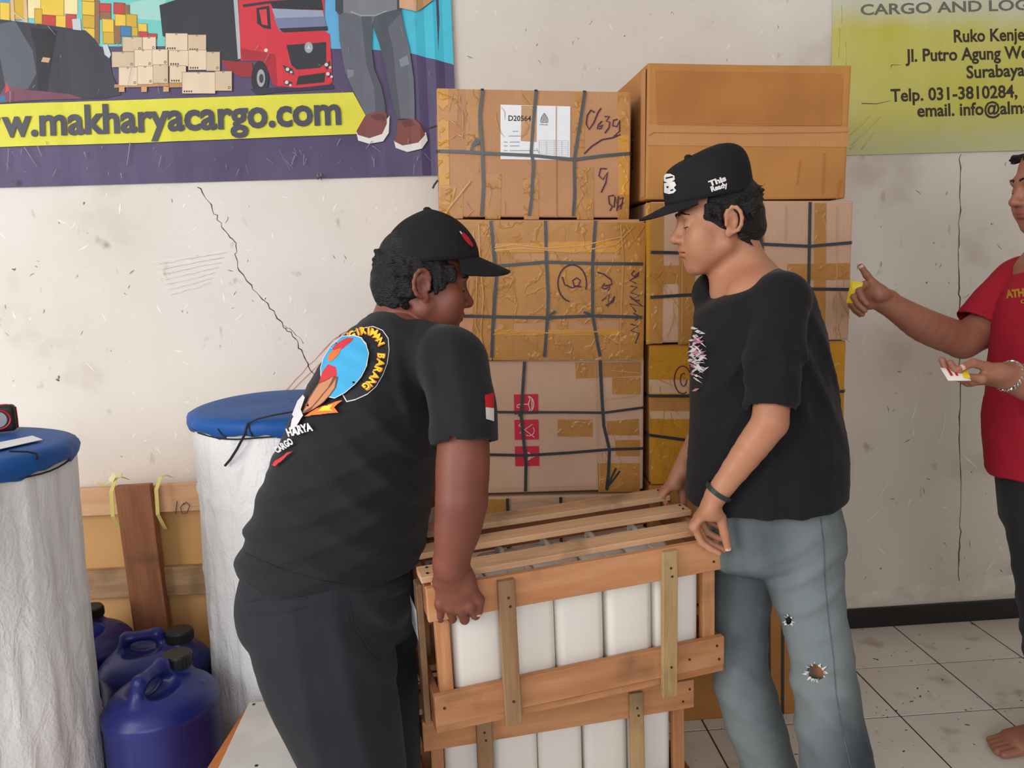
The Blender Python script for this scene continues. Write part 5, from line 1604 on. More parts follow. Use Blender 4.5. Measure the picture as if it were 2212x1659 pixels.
M_shirt_k = mat('black_cotton', (31, 31, 35), rough=0.85, var=0.12, scale=9, bump=0.3, bscale=15, spec=0.25, dist=0.012, sheen=0.08)
M_shirt_k2 = mat('washed_black_cotton', (23, 23, 25), rough=0.88, var=0.12, scale=9, bump=0.3, bscale=13, spec=0.25, dist=0.012, sheen=0.06)
M_trouser = mat('charcoal_twill', (35, 37, 42), rough=0.8, var=0.14, scale=7, bump=0.25, bscale=12, spec=0.25, dist=0.012, sheen=0.05)
M_capk = mat('black_cap_cloth', (30, 29, 32), rough=0.85, var=0.15, scale=14, bump=0.2, bscale=300, spec=0.25, dist=0.002)
M_hair = mat('black_hair', (24, 22, 22), rough=0.5, var=0.35, scale=60, bump=0.8, bscale=120, spec=0.4, stretch=(1, 1, 2.5), dist=0.01)
def skin_mat(name, rgb, rgb2):
    return mat(name, rgb, rough=0.5, rgb2=rgb2, scale=9, detail=4, bump=0.08, bscale=420, spec=0.4, sss=0.12, tint=True, dist=0.002)
M_skin1 = skin_mat('warm_brown_skin', (132, 76, 60), (116, 65, 51))
M_skin2 = skin_mat('light_brown_skin', (192, 136, 106), (178, 120, 92))
M_skin3 = skin_mat('brown_skin', (164, 110, 88), (148, 96, 76))
M_nail = mat('fingernail', (222, 176, 158), rough=0.3, var=0.03)
M_eye = flat('eye_white', (196, 184, 176), 0.25); M_iris = flat('dark_iris', (36, 24, 20), 0.2)

def face_details(parent, H, skin, mhair, brow_h=0.022, thick=0.0034):
    for s in (-1, 1):
        pts = []
        for i in range(7):
            x = s * (0.014 + 0.034 * i / 6); z = brow_h + 0.005 * math.sin(math.pi * i / 6) - 0.002 * i / 6
            h, nn = skin.hit(H(x, 0.16, z), -H.f)
            if h is not None: pts.append(h - H.f * -0.0)
        if len(pts) > 3:
            build('eyebrow', *tube([p + H.f * 0.0006 for p in pts], [thick * f for f in np.linspace(1, .45, len(pts))], 6), mhair, parent=parent)
        pts = []
        for i in range(7):
            x = s * (0.021 + 0.024 * i / 6); z = -0.0065 - 0.0022 * math.sin(math.pi * i / 6)
            h, nn = skin.hit(H(x, 0.16, z), -H.f)
            if h is not None: pts.append(h + H.f * 0.0006)
        if len(pts) > 3: build('eyelashes', *tube(pts, 0.0011, 5), mhair, parent=parent)
        # eyeball behind the lids
        V, F = lathe([(0.0002, -0.0118), (0.006, -0.0102), (0.0102, -0.006), (0.0118, 0), (0.0102, 0.006), (0.006, 0.0102), (0.0002, 0.0118)], 16)
        c = H(s * 0.032, 0.0748, -0.0045)
        Vw = [c + v[0] * H.r + v[1] * H.u + v[2] * unit(H.f - 0.5 * H.u) for v in (np.array(q) for q in V)]
        mi = []
        for f in F:
            z = np.mean([V[i][2] for i in f]); mi.append(1 if z > 0.0085 else 0)
        build('eyeball', Vw, F, [M_eye, M_iris], parent=parent, smooth=True, mi=mi)

def hair_solid(H, low_front, low_back, front_y=0.052, grow=0.010, seed=1, lump=0.004, tufts=(), ears=True):
    S = Solid(); A = H.axes()
    S.ball(H(0, -0.004, 0.036), (0.074 + grow, 0.088 + grow, 0.084 + grow), A, 0.0)
    S.ball(H(0, -0.040, -0.010), (0.062 + grow * .6, 0.060 + grow, 0.060), A, 0.02)
    # lower hairline from the sideburn (low_front) to the nape (low_back), head frame (y, z)
    (y0, z0), (y1, z1) = low_front, low_back
    t = np.array([y1 - y0, z1 - z0]); n2 = np.array([-t[1], t[0]]); n2 = n2 / np.linalg.norm(n2)
    if n2[1] > 0: n2 = -n2
    S.cut(H(0, y0, z0), n2[0] * H.f + n2[1] * H.u, 0.008)
    S.cut(H(0, front_y, 0), H.f + 0.25 * H.u, 0.008)
    S.cut(H(0, 0, 0.095), H.u + 0.25 * H.f, 0.004)
    if ears:
        for s in (-1, 1):
            S.ball(H(s * 0.088, -0.006, 0.000), (0.024, 0.020, 0.030), A, 0.006, 's')
    for (p, q, r0, r1) in tufts: S.cone(H(*p), H(*q), r0, r1, k=0.006)
    S.warp(bumps(seed, 140, lump)); S.warp(bumps(seed + 5, 300, lump * .5))
    return S
# ------------------------------------------------------------------ the man in jeans
pm2 = thing('person', 'man in black T-shirt, ripped blue jeans and black flat-fronted cap lifting the crate', 'person', (0.79, 1.78, 0))
d0 = 1.93
mpp = lambda d: d / FPX
# head
f2, u2 = pitched((-0.998, 0.061), 2.0)
H2 = Frame(P(1582, 476, 1.85), f2, u2)
H2.o = H2.o + H2.r * 0.0   # near ear
near = -H2.r if (H2.r @ _f) > 0 else H2.r          # towards the camera
H2.o = P(1582, 476, 1.85) - near * 0.080 + H2.f * 0.010
B = Solid()
head(B, H2)
neckb = P(1622, 632, 1.95)
B.cone(H2(0, -0.028, -0.030), neckb, (0.052, 0.055), (0.062, 0.068), u=_r, k=0.025)
B.cone(H2(0, -0.002, -0.078), P(1584, 640, 1.94), 0.028, 0.050, k=0.03)
B.cone(P(1610, 640, 1.86), neckb, 0.035, 0.05, k=0.03)
# chest and shoulders under the shirt
B.cone(P(1688, 668, 1.80), P(1590, 660, 2.08), 0.056, 0.054, k=0.03)
B.cone(P(1628, 650, 1.94), P(1640, 760, 1.94), (0.085, 0.13), (0.10, 0.14), u=_r, k=0.04)
B.cone(P(1640, 760, 1.94), P(1655, 1120, 1.94), (0.09, 0.13), (0.09, 0.12), u=_r, k=0.03)
# near arm (left)
sh, el, wr = P(1686, 672, 1.80), P(1664, 912, 1.725), P(1547, 1070, 1.785)
B.chain([(sh, 0.050), (P(1672, 800, 1.75), 0.042), (el, 0.035)], k=0.02)
fa = el * 0.68 + wr * 0.32
B.chain([(el, 0.035), (fa, 0.0335), (wr, (0.0225))], k=0.012)
Mh = np.array(held.matrix_basis)
HL = lambda x, y, z: Mh[:3, :3] @ np.array([x, y, z]) + Mh[:3, 3]
HD = lambda v: Mh[:3, :3] @ np.array(v, float)
# the hand lies over the end of the crate, fingers down its outer side
tips2 = hand(B, wr, P(1508, 1122, 1.835) - wr, np.array([0.45, 0.1, -1.0]), np.array([0.6, -1.0, 0.0]),
             [(52, 34, 12), (54, 38, 18), (56, 40, 20), (58, 40, 20)], sc=0.95, wr=0.025, spread=0.02,
             thumb=[P(1557, 1118, 1.79), P(1565, 1152, 1.795), P(1572, 1183, 1.80)])
# far arm (right)
sh_, el_, wr_ = P(1592, 672, 2.08), P(1535, 890, 2.14), P(1474, 1016, 2.10)
B.chain([(sh_, 0.05), (el_, 0.036), (wr_, 0.024)], k=0.02)
tips2b = hand(B, wr_, P(1436, 1062, 2.13) - wr_, np.array([0.45, -0.1, -1.0]), np.array([0.6, 1.0, 0.0]),
              [(52, 34, 12), (54, 38, 16), (56, 40, 18), (58, 40, 18)], sc=0.95, wr=0.025, spread=0.02,
              thumb=[P(1474, 1062, 2.13), P(1476, 1085, 2.13), P(1478, 1105, 2.13)])
# legs and bare feet
hipn, knn = P(1722, 1160, 1.88), P(1776, 1430, 1.827)
ann = np.array([0.840, 1.672, 0.085]); anf = np.array([0.748, 1.878, 0.085])
hipf, knf = P(1642, 1160, 2.0), P(1600, 1420, 2.03)
B.cone(P(1655, 1100, 1.94), P(1660, 1150, 1.94), (0.09, 0.12), (0.09, 0.12), u=_r, k=0.03)
for (a_, b_, c_) in ((hipn, knn, ann), (hipf, knf, anf)):
    B.chain([(a_, 0.055), (b_, 0.034), (c_, 0.032)], k=0.03)
for c_, toe in ((ann, np.array([-0.75, -0.65, 0])), (anf, np.array([-0.45, -0.9, 0]))):
    toe = unit(toe); sd = np.cross(toe, UP)
    B.cone(c_ + np.array([0, 0, -0.04]) - toe * 0.03, c_ + np.array([0, 0, -0.055]) + toe * 0.12, (0.034, 0.040), (0.044, 0.022), u=sd, k=0.03)
    for i in range(5):
        p = c_ + np.array([0, 0, -0.066]) + toe * 0.12 + sd * (i - 2) * 0.018
        B.cone(p, p + toe * (0.062 - 0.006 * abs(i - 1)) + np.array([0, 0, -0.006]), 0.0115, 0.0095, k=0.008)
V, Q = B.surface(0.0028)
body2 = build_fast('body', V, Q, M_skin2, parent=pm2, col=tint_of(V, H2, lips=(0.98, 0.74, 0.72)))
sk2 = Skin(V, Q)
face_details(pm2, H2, sk2, M_hair)
for t_ in tips2[4:]: nail(pm2, t_, M_nail)
# hair
tf = []
rg = random.Random(3)
for i in range(30):
    x = rg.uniform(-0.06, 0.06); y = -0.085 + abs(x) * 0.5; z = rg.uniform(0.03, 0.07)
    l = rg.uniform(0.02, 0.034)
    tf.append(((x, y, z), (x * 1.12 + rg.uniform(-.01, .01), y - l * 0.9, z + rg.uniform(-.012, .016)), 0.009, 0.0015))
for i in range(40):
    x = rg.uniform(-0.072, 0.072); y = -0.075 + abs(x) * 0.6; z = rg.uniform(-0.045, 0.03)
    tf.append(((x, y, z), (x * 1.08, y - 0.012 - rg.uniform(0, .008), z - rg.uniform(0.008, 0.022)), 0.008, 0.0015))
for sd in (-1, 1):
    for i in range(12):
        y = rg.uniform(-0.06, 0.05); z = rg.uniform(0.012, 0.03)
        tf.append(((sd * 0.078, y, z + 0.012), (sd * 0.081, y - 0.004, z - rg.uniform(.006, .02) * (1 if abs(y + .01) > .02 else .1)), 0.007, 0.0015))
hs = hair_solid(H2, (0.045, 0.000), (-0.085, -0.062), tufts=tf, seed=4, grow=0.008, lump=0.0025)
V, Q = hs.surface(0.003)
build_fast('hair', V, Q, M_hair, parent=pm2)
# cap with two embroidered patches
cap2, L2c = cap(pm2, H2, 'cap', 'black flat-fronted cap with white embroidery', M_capk, half=(0.088, 0.102), cy=0.020, z0=0.056, top=0.107, boxy=4.0, brim_len=0.064, brim_drop=0.32, tilt=6.0, curve=0.012, rise=0.14, btn=0.035)
dg = bpy.context.evaluated_depsgraph_get()
def world_skin(o):
    M_ = np.array(chain_matrix(o)); V = np.array([v.co[:] for v in o.data.vertices]) @ M_[:3, :3].T + M_[:3, 3]
    return Skin(V, [list(p.vertices) for p in o.data.polygons])
skc2 = world_skin(cap2)
M_white_thread = mat('white_thread', (226, 222, 220), rough=0.8, var=0.12, scale=120, bump=0.4, bscale=300, dist=0.002)
def words_poly(mi, tx):
    return (mi, [tuple(p) for p in tx[0]], tx[1])
decal('side_embroidery', cap2, skc2, [words_poly(0, text_px('This', (1533, 403), (1569, 390), 12, 0.05)), words_poly(0, text_px('Ready', (1537, 414), (1572, 403), 11, 0.05))], [M_white_thread], 4, 0.0018)
decal('front_embroidery', cap2, skc2, [(0, [(1436, 380), (1440, 376), (1449, 376), (1458, 380), (1459, 388), (1452, 393), (1444, 395), (1436, 392)]), (0, [(1436, 396), (1446, 394), (1458, 392), (1462, 400), (1457, 405), (1462, 411), (1456, 417), (1446, 419), (1436, 416)])], [M_white_thread], 3, 0.0018)
decal('embroidery_gaps', cap2, skc2, [(0, [(1440, 384), (1455, 381), (1455, 384), (1440, 387)]), (0, [(1442, 402), (1446, 402), (1446, 406), (1442, 406)]), (0, [(1450, 410), (1456, 408), (1456, 411), (1450, 413)])], [M_capk], 3, 0.0026)

# T-shirt
S = Solid()
slv = [(P(1684, 655, 1.81), 0.066), (P(1672, 770, 1.755), 0.060), (P(1664, 884, 1.73), 0.054)]
S.chain(slv, k=0.0, kk=0.02)
sd = unit(slv[2][0] - slv[1][0] + np.array([-.0, 0, 0]))
S.cone(slv[2][0] + sd * 0.002, slv[2][0] + sd * 0.14, 0.085, 0.085, k=0.003, op='s', cap=0.002)
S.cone(slv[2][0] - sd * 0.06, slv[2][0] + sd * 0.05, 0.040, 0.0475, k=0.003, op='s', cap=0.01)
slf = [(P(1590, 665, 2.08), 0.062), (P(1562, 780, 2.12), 0.056), (P(1540, 868, 2.14), 0.052)]
S.chain(slf, k=0.0, kk=0.02)
sf = unit(slf[2][0] - slf[1][0])
S.cone(slf[2][0] + sf * 0.002, slf[2][0] + sf * 0.14, 0.08, 0.08, k=0.003, op='s', cap=0.002)
S.cone(slf[2][0] - sf * 0.05, slf[2][0] + sf * 0.05, 0.040, 0.046, k=0.003, op='s', cap=0.01)
rows = [(1614, 660, 116, .160), (1633, 730, 141, .182), (1641, 800, 146, .185), (1648, 900, 158, .180), (1655, 1000, 168, .182), (1651, 1160, 166, .185)]
S.chain([(P(x, y, d0), (w * mpp(d0), rv)) for x, y, w, rv in rows], u=_r, k=0.03, kk=0.03, cap=0.045)
S.ball(P(1542, 634, 2.0), (0.052, 0.07, 0.055), np.stack([_r, _f, _u]), 0.04)
S.ball(P(1700, 650, 1.90), (0.05, 0.08, 0.055), np.stack([_r, _f, _u]), 0.04)
S.cone(P(1690, 642, 1.82), P(1640, 604, 1.94), 0.050, 0.046, k=0.03)
S.cone(P(1572, 632, 2.06), P(1604, 606, 1.97), 0.052, 0.046, k=0.03)
hz = P(1650, 1114, 1.79)
S.cut(hz, (0.03, 0.02, -1), 0.004)
S.cone(P(1652, 1090, d0), P(1651, 1200, d0), (0.165, 0.170), (0.167, 0.175), u=_r, k=0.004, op='s', cap=0.02)
# neck opening
nk = P(1600, 592, 1.93)
nn_ = unit(np.array([-0.50, -0.42, 0.76]))
S.cone(nk - nn_ * 0.05, nk + nn_ * 0.12, (0.076, 0.078), (0.098, 0.10), u=_r, k=0.008, op='s')
# hanging folds
S.warp(fold(P(1640, 930, 1.76), _r, 0.07, 0.006, 0.20, 3, 2.0, 0.22))
S.warp(fold(P(1740, 820, 1.80), unit(_r + 0.5 * UP), 0.06, 0.012, 0.12, 5, 2.0))
S.warp(fold(P(1560, 800, 1.80), unit(_r - 0.6 * UP), 0.055, 0.008, 0.14, 6, 2.0))
S.warp(fold(P(1665, 800, 1.70), unit(UP + 0.4 * _r), 0.05, 0.006, 0.10, 8, 2.0))
S.warp(bumps(21, 22, 0.004))
V, Q = S.surface(0.0042)
shirt2 = build_fast('t_shirt', V, Q, M_shirt_k2, parent=pm2)
sks2 = Skin(V, Q)
# ribbed collar
rx = unit(np.cross(nn_, _f)); ry = np.cross(nn_, rx)
ring = []
for a in np.linspace(0, 2 * math.pi, 49):
    dirv = math.cos(a) * rx + math.sin(a) * ry
    ring.append(nk + dirv * 0.079 + nn_ * 0.004)
# chest print
rg = random.Random(5)
M_pw, M_pp = flat('white_print', (214, 208, 210), 0.7), flat('pink_print', (196, 120, 150), 0.7)
pr = []
for i in range(60):
    cx, cy = 1489 + rg.uniform(0, 24), 768 + rg.gauss(0, 30)
    l = rg.uniform(8, 26); a = rg.uniform(-0.9, 0.9); w = rg.uniform(1.5, 4)
    pr.append((0 if rg.random() < .7 else 1, [(cx, cy), (cx + l * .5, cy + a * l * .5 - w), (cx + l, cy + a * l), (cx + l * .5, cy + a * l * .5 + w)]))
for i in range(16):
    cx, cy = 1490 + rg.uniform(0, 8), 640 + rg.uniform(0, 90); pr.append((rg.randint(0, 1), oval(cx, cy, 3, 7, 8)))
_cp = decal('chest_print', pm2, sks2, pr, [M_pw, M_pp], 6, 0.0012)
_cp['kind'] = 'stuff'

# jeans
M_denim = mat('faded_denim', (116, 124, 126), rough=0.85, rgb2=(44, 53, 62), scale=2.6, detail=9, bump=0.3, bscale=24, spec=0.25, stretch=(1, 1, 0.45), dist=0.010, lo=.40, hi=.62)
S = Solid()
S.chain([(P(1655, 1085, d0), (150 * mpp(d0), 0.150)), (P(1672, 1190, d0), (140 * mpp(d0), 0.145))], u=_r, k=0.0, kk=0.03, cap=0.05)
near_rows = [(1722, 1160, 92, 1.87), (1737, 1250, 82, 1.85), (1757, 1330, 69, 1.835), (1772, 1400, 67, 1.825), (1782, 1480, 68, 1.83), (1793, 1560, 71, 1.84), (1809, 1659, 75, 1.85)]
pts = [(P(x, y, d), (w * mpp(d), w * mpp(d) * 1.02)) for x, y, w, d in near_rows]
pts.append((ann + np.array([0.004, 0, -0.045]), (0.085, 0.085)))
S.chain(pts, u=_r, k=0.05, kk=0.02)
far_rows = [(1640, 1160, 80, 2.0), (1605, 1260, 66, 2.02), (1597, 1380, 60, 2.03), (1604, 1470, 62, 2.03), (1630, 1560, 63, 2.05), (1656, 1640, 58, 2.07)]
pts = [(P(x, y, d), (w * mpp(d), w * mpp(d) * 1.02)) for x, y, w, d in far_rows]
pts.append((anf + np.array([0.006, 0, -0.03]), (0.072, 0.072)))
S.chain(pts, u=_r, k=0.05, kk=0.02)
S.cut((0, 0, 0.032), (0, 0, -1), 0.004)
S.warp(fold(P(1780, 1470, 1.75), UP, 0.07, 0.006, 0.10, 2, 2.0))
S.warp(fold(P(1800, 1600, 1.76), unit(UP + .8 * _r), 0.075, 0.007, 0.12, 4, 2.0))
S.warp(fold(P(1735, 1270, 1.76), unit(UP - .6 * _r), 0.06, 0.007, 0.12, 7, 2.0))
S.warp(fold(P(1620, 1500, 1.95), unit(UP + .6 * _r), 0.08, 0.006, 0.2, 9, 2.0))
S.warp(bumps(31, 28, 0.004))
for (x, y, dd, rx_, ry_) in ((1763, 1452, 1.762, 0.0165, 0.0155), (1704, 1340, 1.80, 0.0060, 0.0095)):
    S.cone(P(x, y, dd - 0.06), P(x, y, dd + 0.040), (rx_, ry_), (rx_, ry_), u=_r, k=0.003, op='s', cap=0.01)
V, Q = S.surface(0.0042)
jeans = build_fast('jeans', V, Q, M_denim, parent=pm2)
skj = Skin(V, Q)
M_fray = mat('frayed_threads', (206, 198, 188), rough=0.9, var=0.08)
M_seam = mat('denim_seam', (84, 96, 108), rough=0.9, var=.3, scale=60)
rg = random.Random(17)
for (cx, cy, rx_, ry_, n_, l_) in ((1763, 1452, 17.5, 16.5, 15, 10), (1704, 1340, 7.0, 10.5, 8, 7)):
    fr = []
    for k_ in range(n_):
        a = 2 * math.pi * (k_ + rg.uniform(-.3, .3)) / n_
        ca, sa = math.cos(a), math.sin(a); l = l_ * rg.uniform(0.2, 1.2); w = rg.uniform(1.6, 4.6)
        p = (cx + rx_ * ca, cy + ry_ * sa)
        fr.append((0, [(p[0] - sa * w, p[1] + ca * w), (p[0] + ca * l + rg.uniform(-2, 2), p[1] + sa * l + rg.uniform(-2, 2)), (p[0] + sa * w, p[1] - ca * w)]))
    o_ = decal('ripped_hole', jeans, skj, fr, [M_fray], 4, 0.0012)
    o_['kind'] = 'stuff'
seam = [(1772, 1118), (1780, 1180), (1782, 1260), (1790, 1340), (1800, 1420), (1806, 1500), (1820, 1580), (1838, 1659)]
decal('side_seam', jeans, skj, [(0, [(x - 1.0, y) for x, y in seam] + [(x + 1.0, y) for x, y in seam[::-1]])], [M_seam], 8, 0.0012, 0.04)
# dark rubber wristband
wdir = unit(wr - el); a1 = unit(np.cross(wdir, UP)); a2 = np.cross(wdir, a1)
wc = wr - wdir * 0.012
pth = [wc + 0.0295 * (math.cos(a) * a1 + math.sin(a) * a2) for a in np.linspace(0, 2 * math.pi, 33)]
build('wristband', *ribbon(pth, [p - wc for p in pth], 0.010, 0.002), flat('dark_green_rubber', (34, 52, 48), 0.5), parent=pm2)
# ------------------------------------------------------------------ the man bending at the other end of the crate
pm1 = thing('person', 'man in printed black T-shirt, black trousers and black cap bending over the crate', 'person', (-0.25, 1.8, 0))
f1, u1 = pitched((0.985, 0.17), 7.0)
H1 = Frame(P(913, 614, 1.71), f1, u1)
near = -H1.r if (H1.r @ _f) > 0 else H1.r
H1.o = P(913, 614, 1.71) - near * 0.080 + H1.f * 0.010
D1 = 1.86
B = Solid()
head(B, H1, chub=0.004)
nb = P(868, 700, 1.83)
B.cone(H1(0, -0.030, -0.030), nb, (0.056, 0.058), (0.068, 0.075), u=_r, k=0.025)
B.cone(H1(0, 0.008, -0.085), P(925, 720, 1.82), 0.034, 0.055, k=0.03)
ax1 = [(706, 1265, 187, .190), (745, 1100, 184, .190), (785, 960, 163, .192), (840, 822, 140, .200), (884, 740, 100, .175)]
B.chain([(P(x, y, D1), ((w - 16) * mpp(D1), rv - 0.016)) for x, y, w, rv in ax1], u=_r, k=0.04, kk=0.04)
B.cone(P(980, 800, 1.70), P(880, 785, 2.04), 0.048, 0.048, k=0.03)
sh, el, wr = P(984, 800, 1.69), P(997, 1085, 1.635), P(974, 1226, 1.662)
B.chain([(sh, 0.046), (P(999, 890, 1.657), 0.047), (P(1001, 960, 1.647), 0.051), (P(999, 1020, 1.638), 0.0525), (el, 0.049)], k=0.01)
B.chain([(el, 0.049), (P(989, 1140, 1.64), 0.046), (P(978, 1195, 1.655), 0.036), (wr, 0.031)], k=0.012)
tips1 = hand(B, wr, P(984, 1318, 1.692) - wr, np.array([0.12, 1.0, 0.12]), np.array([1.0, 0.2, 0]),
             [(30, 52, 30), (28, 54, 30), (24, 54, 30), (8, 34, 24)], sc=1.02, wr=0.031, spread=0.11,
             thumb=[P(1016, 1268, 1.675), P(1036, 1296, 1.690), P(1034, 1322, 1.705)], fr=1.08)
# far arm reaching over the far side of the crate
sh_, el_, wr_ = P(900, 800, 2.05), P(935, 1040, 2.06), HL(-0.035, 0.30, 0.43)
B.chain([(sh_, 0.055), (el_, 0.044), (wr_, 0.030)], k=0.02)
hand(B, wr_, np.array([0.35, 0.0, -1.0]), np.array([1.0, 0.0, 0.1]), np.array([0, -1.0, 0.0]), [(30, 40, 20)] * 4, sc=0.98, wr=0.029)
# legs and feet
knn, knf = P(806, 1720, 1.735), P(800, 1690, 1.95)
ann, anf = np.array([-0.225, 1.66, 0.085]), np.array([-0.245, 1.895, 0.085])
for (a_, b_, c_) in ((P(690, 1310, 1.76), knn, ann), (P(720, 1310, 1.95), knf, anf)):
    B.chain([(a_, 0.085), (b_, 0.055), (c_, 0.038)], k=0.03)
for c_ in (ann, anf):
    toe = unit(np.array([0.96, 0.12, 0])); sdv = np.cross(toe, UP)
    ln = 0.12 if c_ is ann else 0.06
    B.cone(c_ + np.array([0, 0, -0.04]) - toe * 0.03, c_ + np.array([0, 0, -0.055]) + toe * ln, (0.034, 0.040), (0.044, 0.022), u=sdv, k=0.03)
    for i in range(5):
        p = c_ + np.array([0, 0, -0.066]) + toe * ln + sdv * (i - 2) * 0.018
        B.cone(p, p + toe * (0.056 - 0.006 * abs(i - 1)) + np.array([0, 0, -0.006]), 0.0115, 0.0095, k=0.008)
V, Q = B.surface(0.0029)
build_fast('body', V, Q, M_skin1, parent=pm1, col=tint_of(V, H1, lips=(0.92, 0.76, 0.76)))
sk1 = Skin(V, Q)
face_details(pm1, H1, sk1, M_hair)
for t_ in tips1[4:]: nail(pm1, t_, M_nail)
# curly hair
rg = random.Random(12); tf = []
for i in range(90):
    x = rg.uniform(-0.078, 0.078); y = -math.sqrt(max(1 - (x / 0.082) ** 2, 0.02)) * 0.088; z = rg.uniform(-0.055, 0.055)
    y *= 1 - 0.35 * max(0, -z - 0.01) / 0.05
    tf.append(((x, y, z), (x * 1.05 + rg.uniform(-.008, .008), y - 0.008 - rg.uniform(0, .010) * (1 if z > -.02 else .5), z + rg.uniform(-.012, .010)), 0.0095, 0.005))
for sd_ in (-1, 1):
    for i in range(14):
        y = rg.uniform(0.012, 0.056); z = rg.uniform(0.0, 0.03)
        tf.append(((sd_ * 0.074, y, z + 0.012), (sd_ * 0.077, y + 0.002, z - rg.uniform(.002, .018)), 0.008, 0.003))
hs = hair_solid(H1, (0.05, -0.006), (-0.085, -0.066), tufts=tf, seed=14, grow=0.010, lump=0.004)
V, Q = hs.surface(0.003)
build_fast('hair', V, Q, M_hair, parent=pm1)
cap1, L1c = cap(pm1, H1, 'cap', 'black baseball cap with a red front badge', M_capk, half=(0.090, 0.104), cy=0.016, z0=0.051, top=0.106, boxy=1.95, brim_len=0.066, brim_drop=0.50, tilt=-9.0, curve=0.036)
skc1 = world_skin(cap1)
M_badge = flat('red_badge', (196, 24, 48), 0.6)
decal('badge', cap1, skc1, [(0, [(994, 506), (1000, 503), (1010, 512), (1020, 528), (1020, 534), (1010, 528), (1000, 516)]), (1, [(991, 501), (994, 500), (997, 505), (995, 507)])], [M_badge, M_white_thread], 4, 0.002)

# printed T-shirt
S = Solid()
slv = [(P(978, 792, 1.695), 0.066), (P(998, 880, 1.655), 0.068), (P(1003, 956, 1.645), 0.068)]
S.chain(slv, k=0.0, kk=0.02)
sd = unit(slv[2][0] - slv[1][0])
S.cone(slv[2][0] + sd * 0.002, slv[2][0] + sd * 0.14, 0.095, 0.095, k=0.003, op='s', cap=0.002)
S.cone(slv[2][0] - sd * 0.05, slv[2][0] + sd * 0.05, 0.054, 0.057, k=0.003, op='s', cap=0.01)
slf = [(P(900, 790, 2.04), 0.068), (P(930, 930, 2.06), 0.060)]
S.chain(slf, k=0.0, kk=0.02)
ax1s = [(702, 1330, 204, .204), (705, 1262, 195, .197)] + ax1[1:]
S.chain([(P(x, y, D1), (w * mpp(D1), rv)) for x, y, w, rv in ax1s], u=_r, k=0.03, kk=0.05, cap=0.06)
S.cone(P(966, 778, 1.72), P(884, 724, 1.85), 0.062, 0.060, k=0.06)
S.cone(P(900, 785, 2.02), P(870, 722, 1.87), 0.056, 0.056, k=0.03)
hz = P(745, 1283, 1.685)
S.cut(hz, (-0.02, 0.03, -1), 0.006)
S.cone(P(709, 1235, D1), P(700, 1380, D1), (0.186, 0.184), (0.196, 0.192), u=_r, k=0.004, op='s', cap=0.02)
nk1 = P(880, 676, 1.84); nv1 = unit(np.array([0.30, -0.02, 0.95]))
S.cone(nk1 - nv1 * 0.03, nk1 + nv1 * 0.10, (0.078, 0.080), (0.092, 0.095), u=_r, k=0.010, op='s')
S.warp(fold(P(640, 1130, 1.74), unit(UP * 1.0 - 0.35 * _r), 0.062, 0.009, 0.16, 3, 2.2, 0.26))
S.warp(fold(P(580, 1150, 1.86), UP, 0.06, 0.006, 0.12, 13, 2.0, 0.2))
S.warp(fold(P(880, 1000, 1.68), unit(_r + 0.9 * UP), 0.07, 0.009, 0.14, 5, 2.2))
S.warp(fold(P(930, 860, 1.66), unit(_r + 0.2 * UP), 0.06, 0.010, 0.07, 6, 2.0, 0.12))
S.warp(fold(P(760, 1200, 1.68), unit(UP + 0.5 * _r), 0.08, 0.008, 0.15, 8, 2.0))
S.warp(bumps(23, 18, 0.004))
V, Q = S.surface(0.0042)
shirt1 = build_fast('t_shirt', V, Q, M_shirt_k, parent=pm1)
sks1 = Skin(V, Q)
# back print: rainbow lettering around a disc with a box, bolt and company name
PB = [flat('print_blue', (64, 166, 214), 0.7), flat('print_yellow', (236, 214, 48), 0.7), flat('print_orange', (226, 118, 52), 0.7), flat('print_red', (206, 52, 62), 0.7), flat('print_tan', (196, 134, 98), 0.7), flat('print_white', (216, 214, 214), 0.7), flat('print_black', (28, 28, 32), 0.7), flat('print_brown', (120, 70, 50), 0.7)]
dec = []
disc = [(700, 800), (706, 778), (722, 752), (744, 734), (768, 730), (784, 736), (794, 748), (797, 768), (794, 792), (784, 812), (768, 832), (748, 848), (728, 860), (716, 858), (704, 840)]
def off(pts, k):
    cx = sum(p[0] for p in pts) / len(pts); cy = sum(p[1] for p in pts) / len(pts)
    return [(cx + (x - cx) * k, cy + (y - cy) * k) for x, y in pts]
# pale outline of the lettering band, then the dark gap and the disc
outer = [(736, 738), (756, 722), (780, 711), (806, 707), (826, 715), (838, 732), (840, 756), (836, 784), (826, 810), (812, 834), (794, 850), (768, 862), (750, 866), (742, 852), (766, 842), (788, 826), (802, 802), (810, 776), (812, 752), (804, 736), (786, 728), (764, 730), (746, 744)]
dec.append((5, off(outer, 1.03)))
dec.append((6, outer))
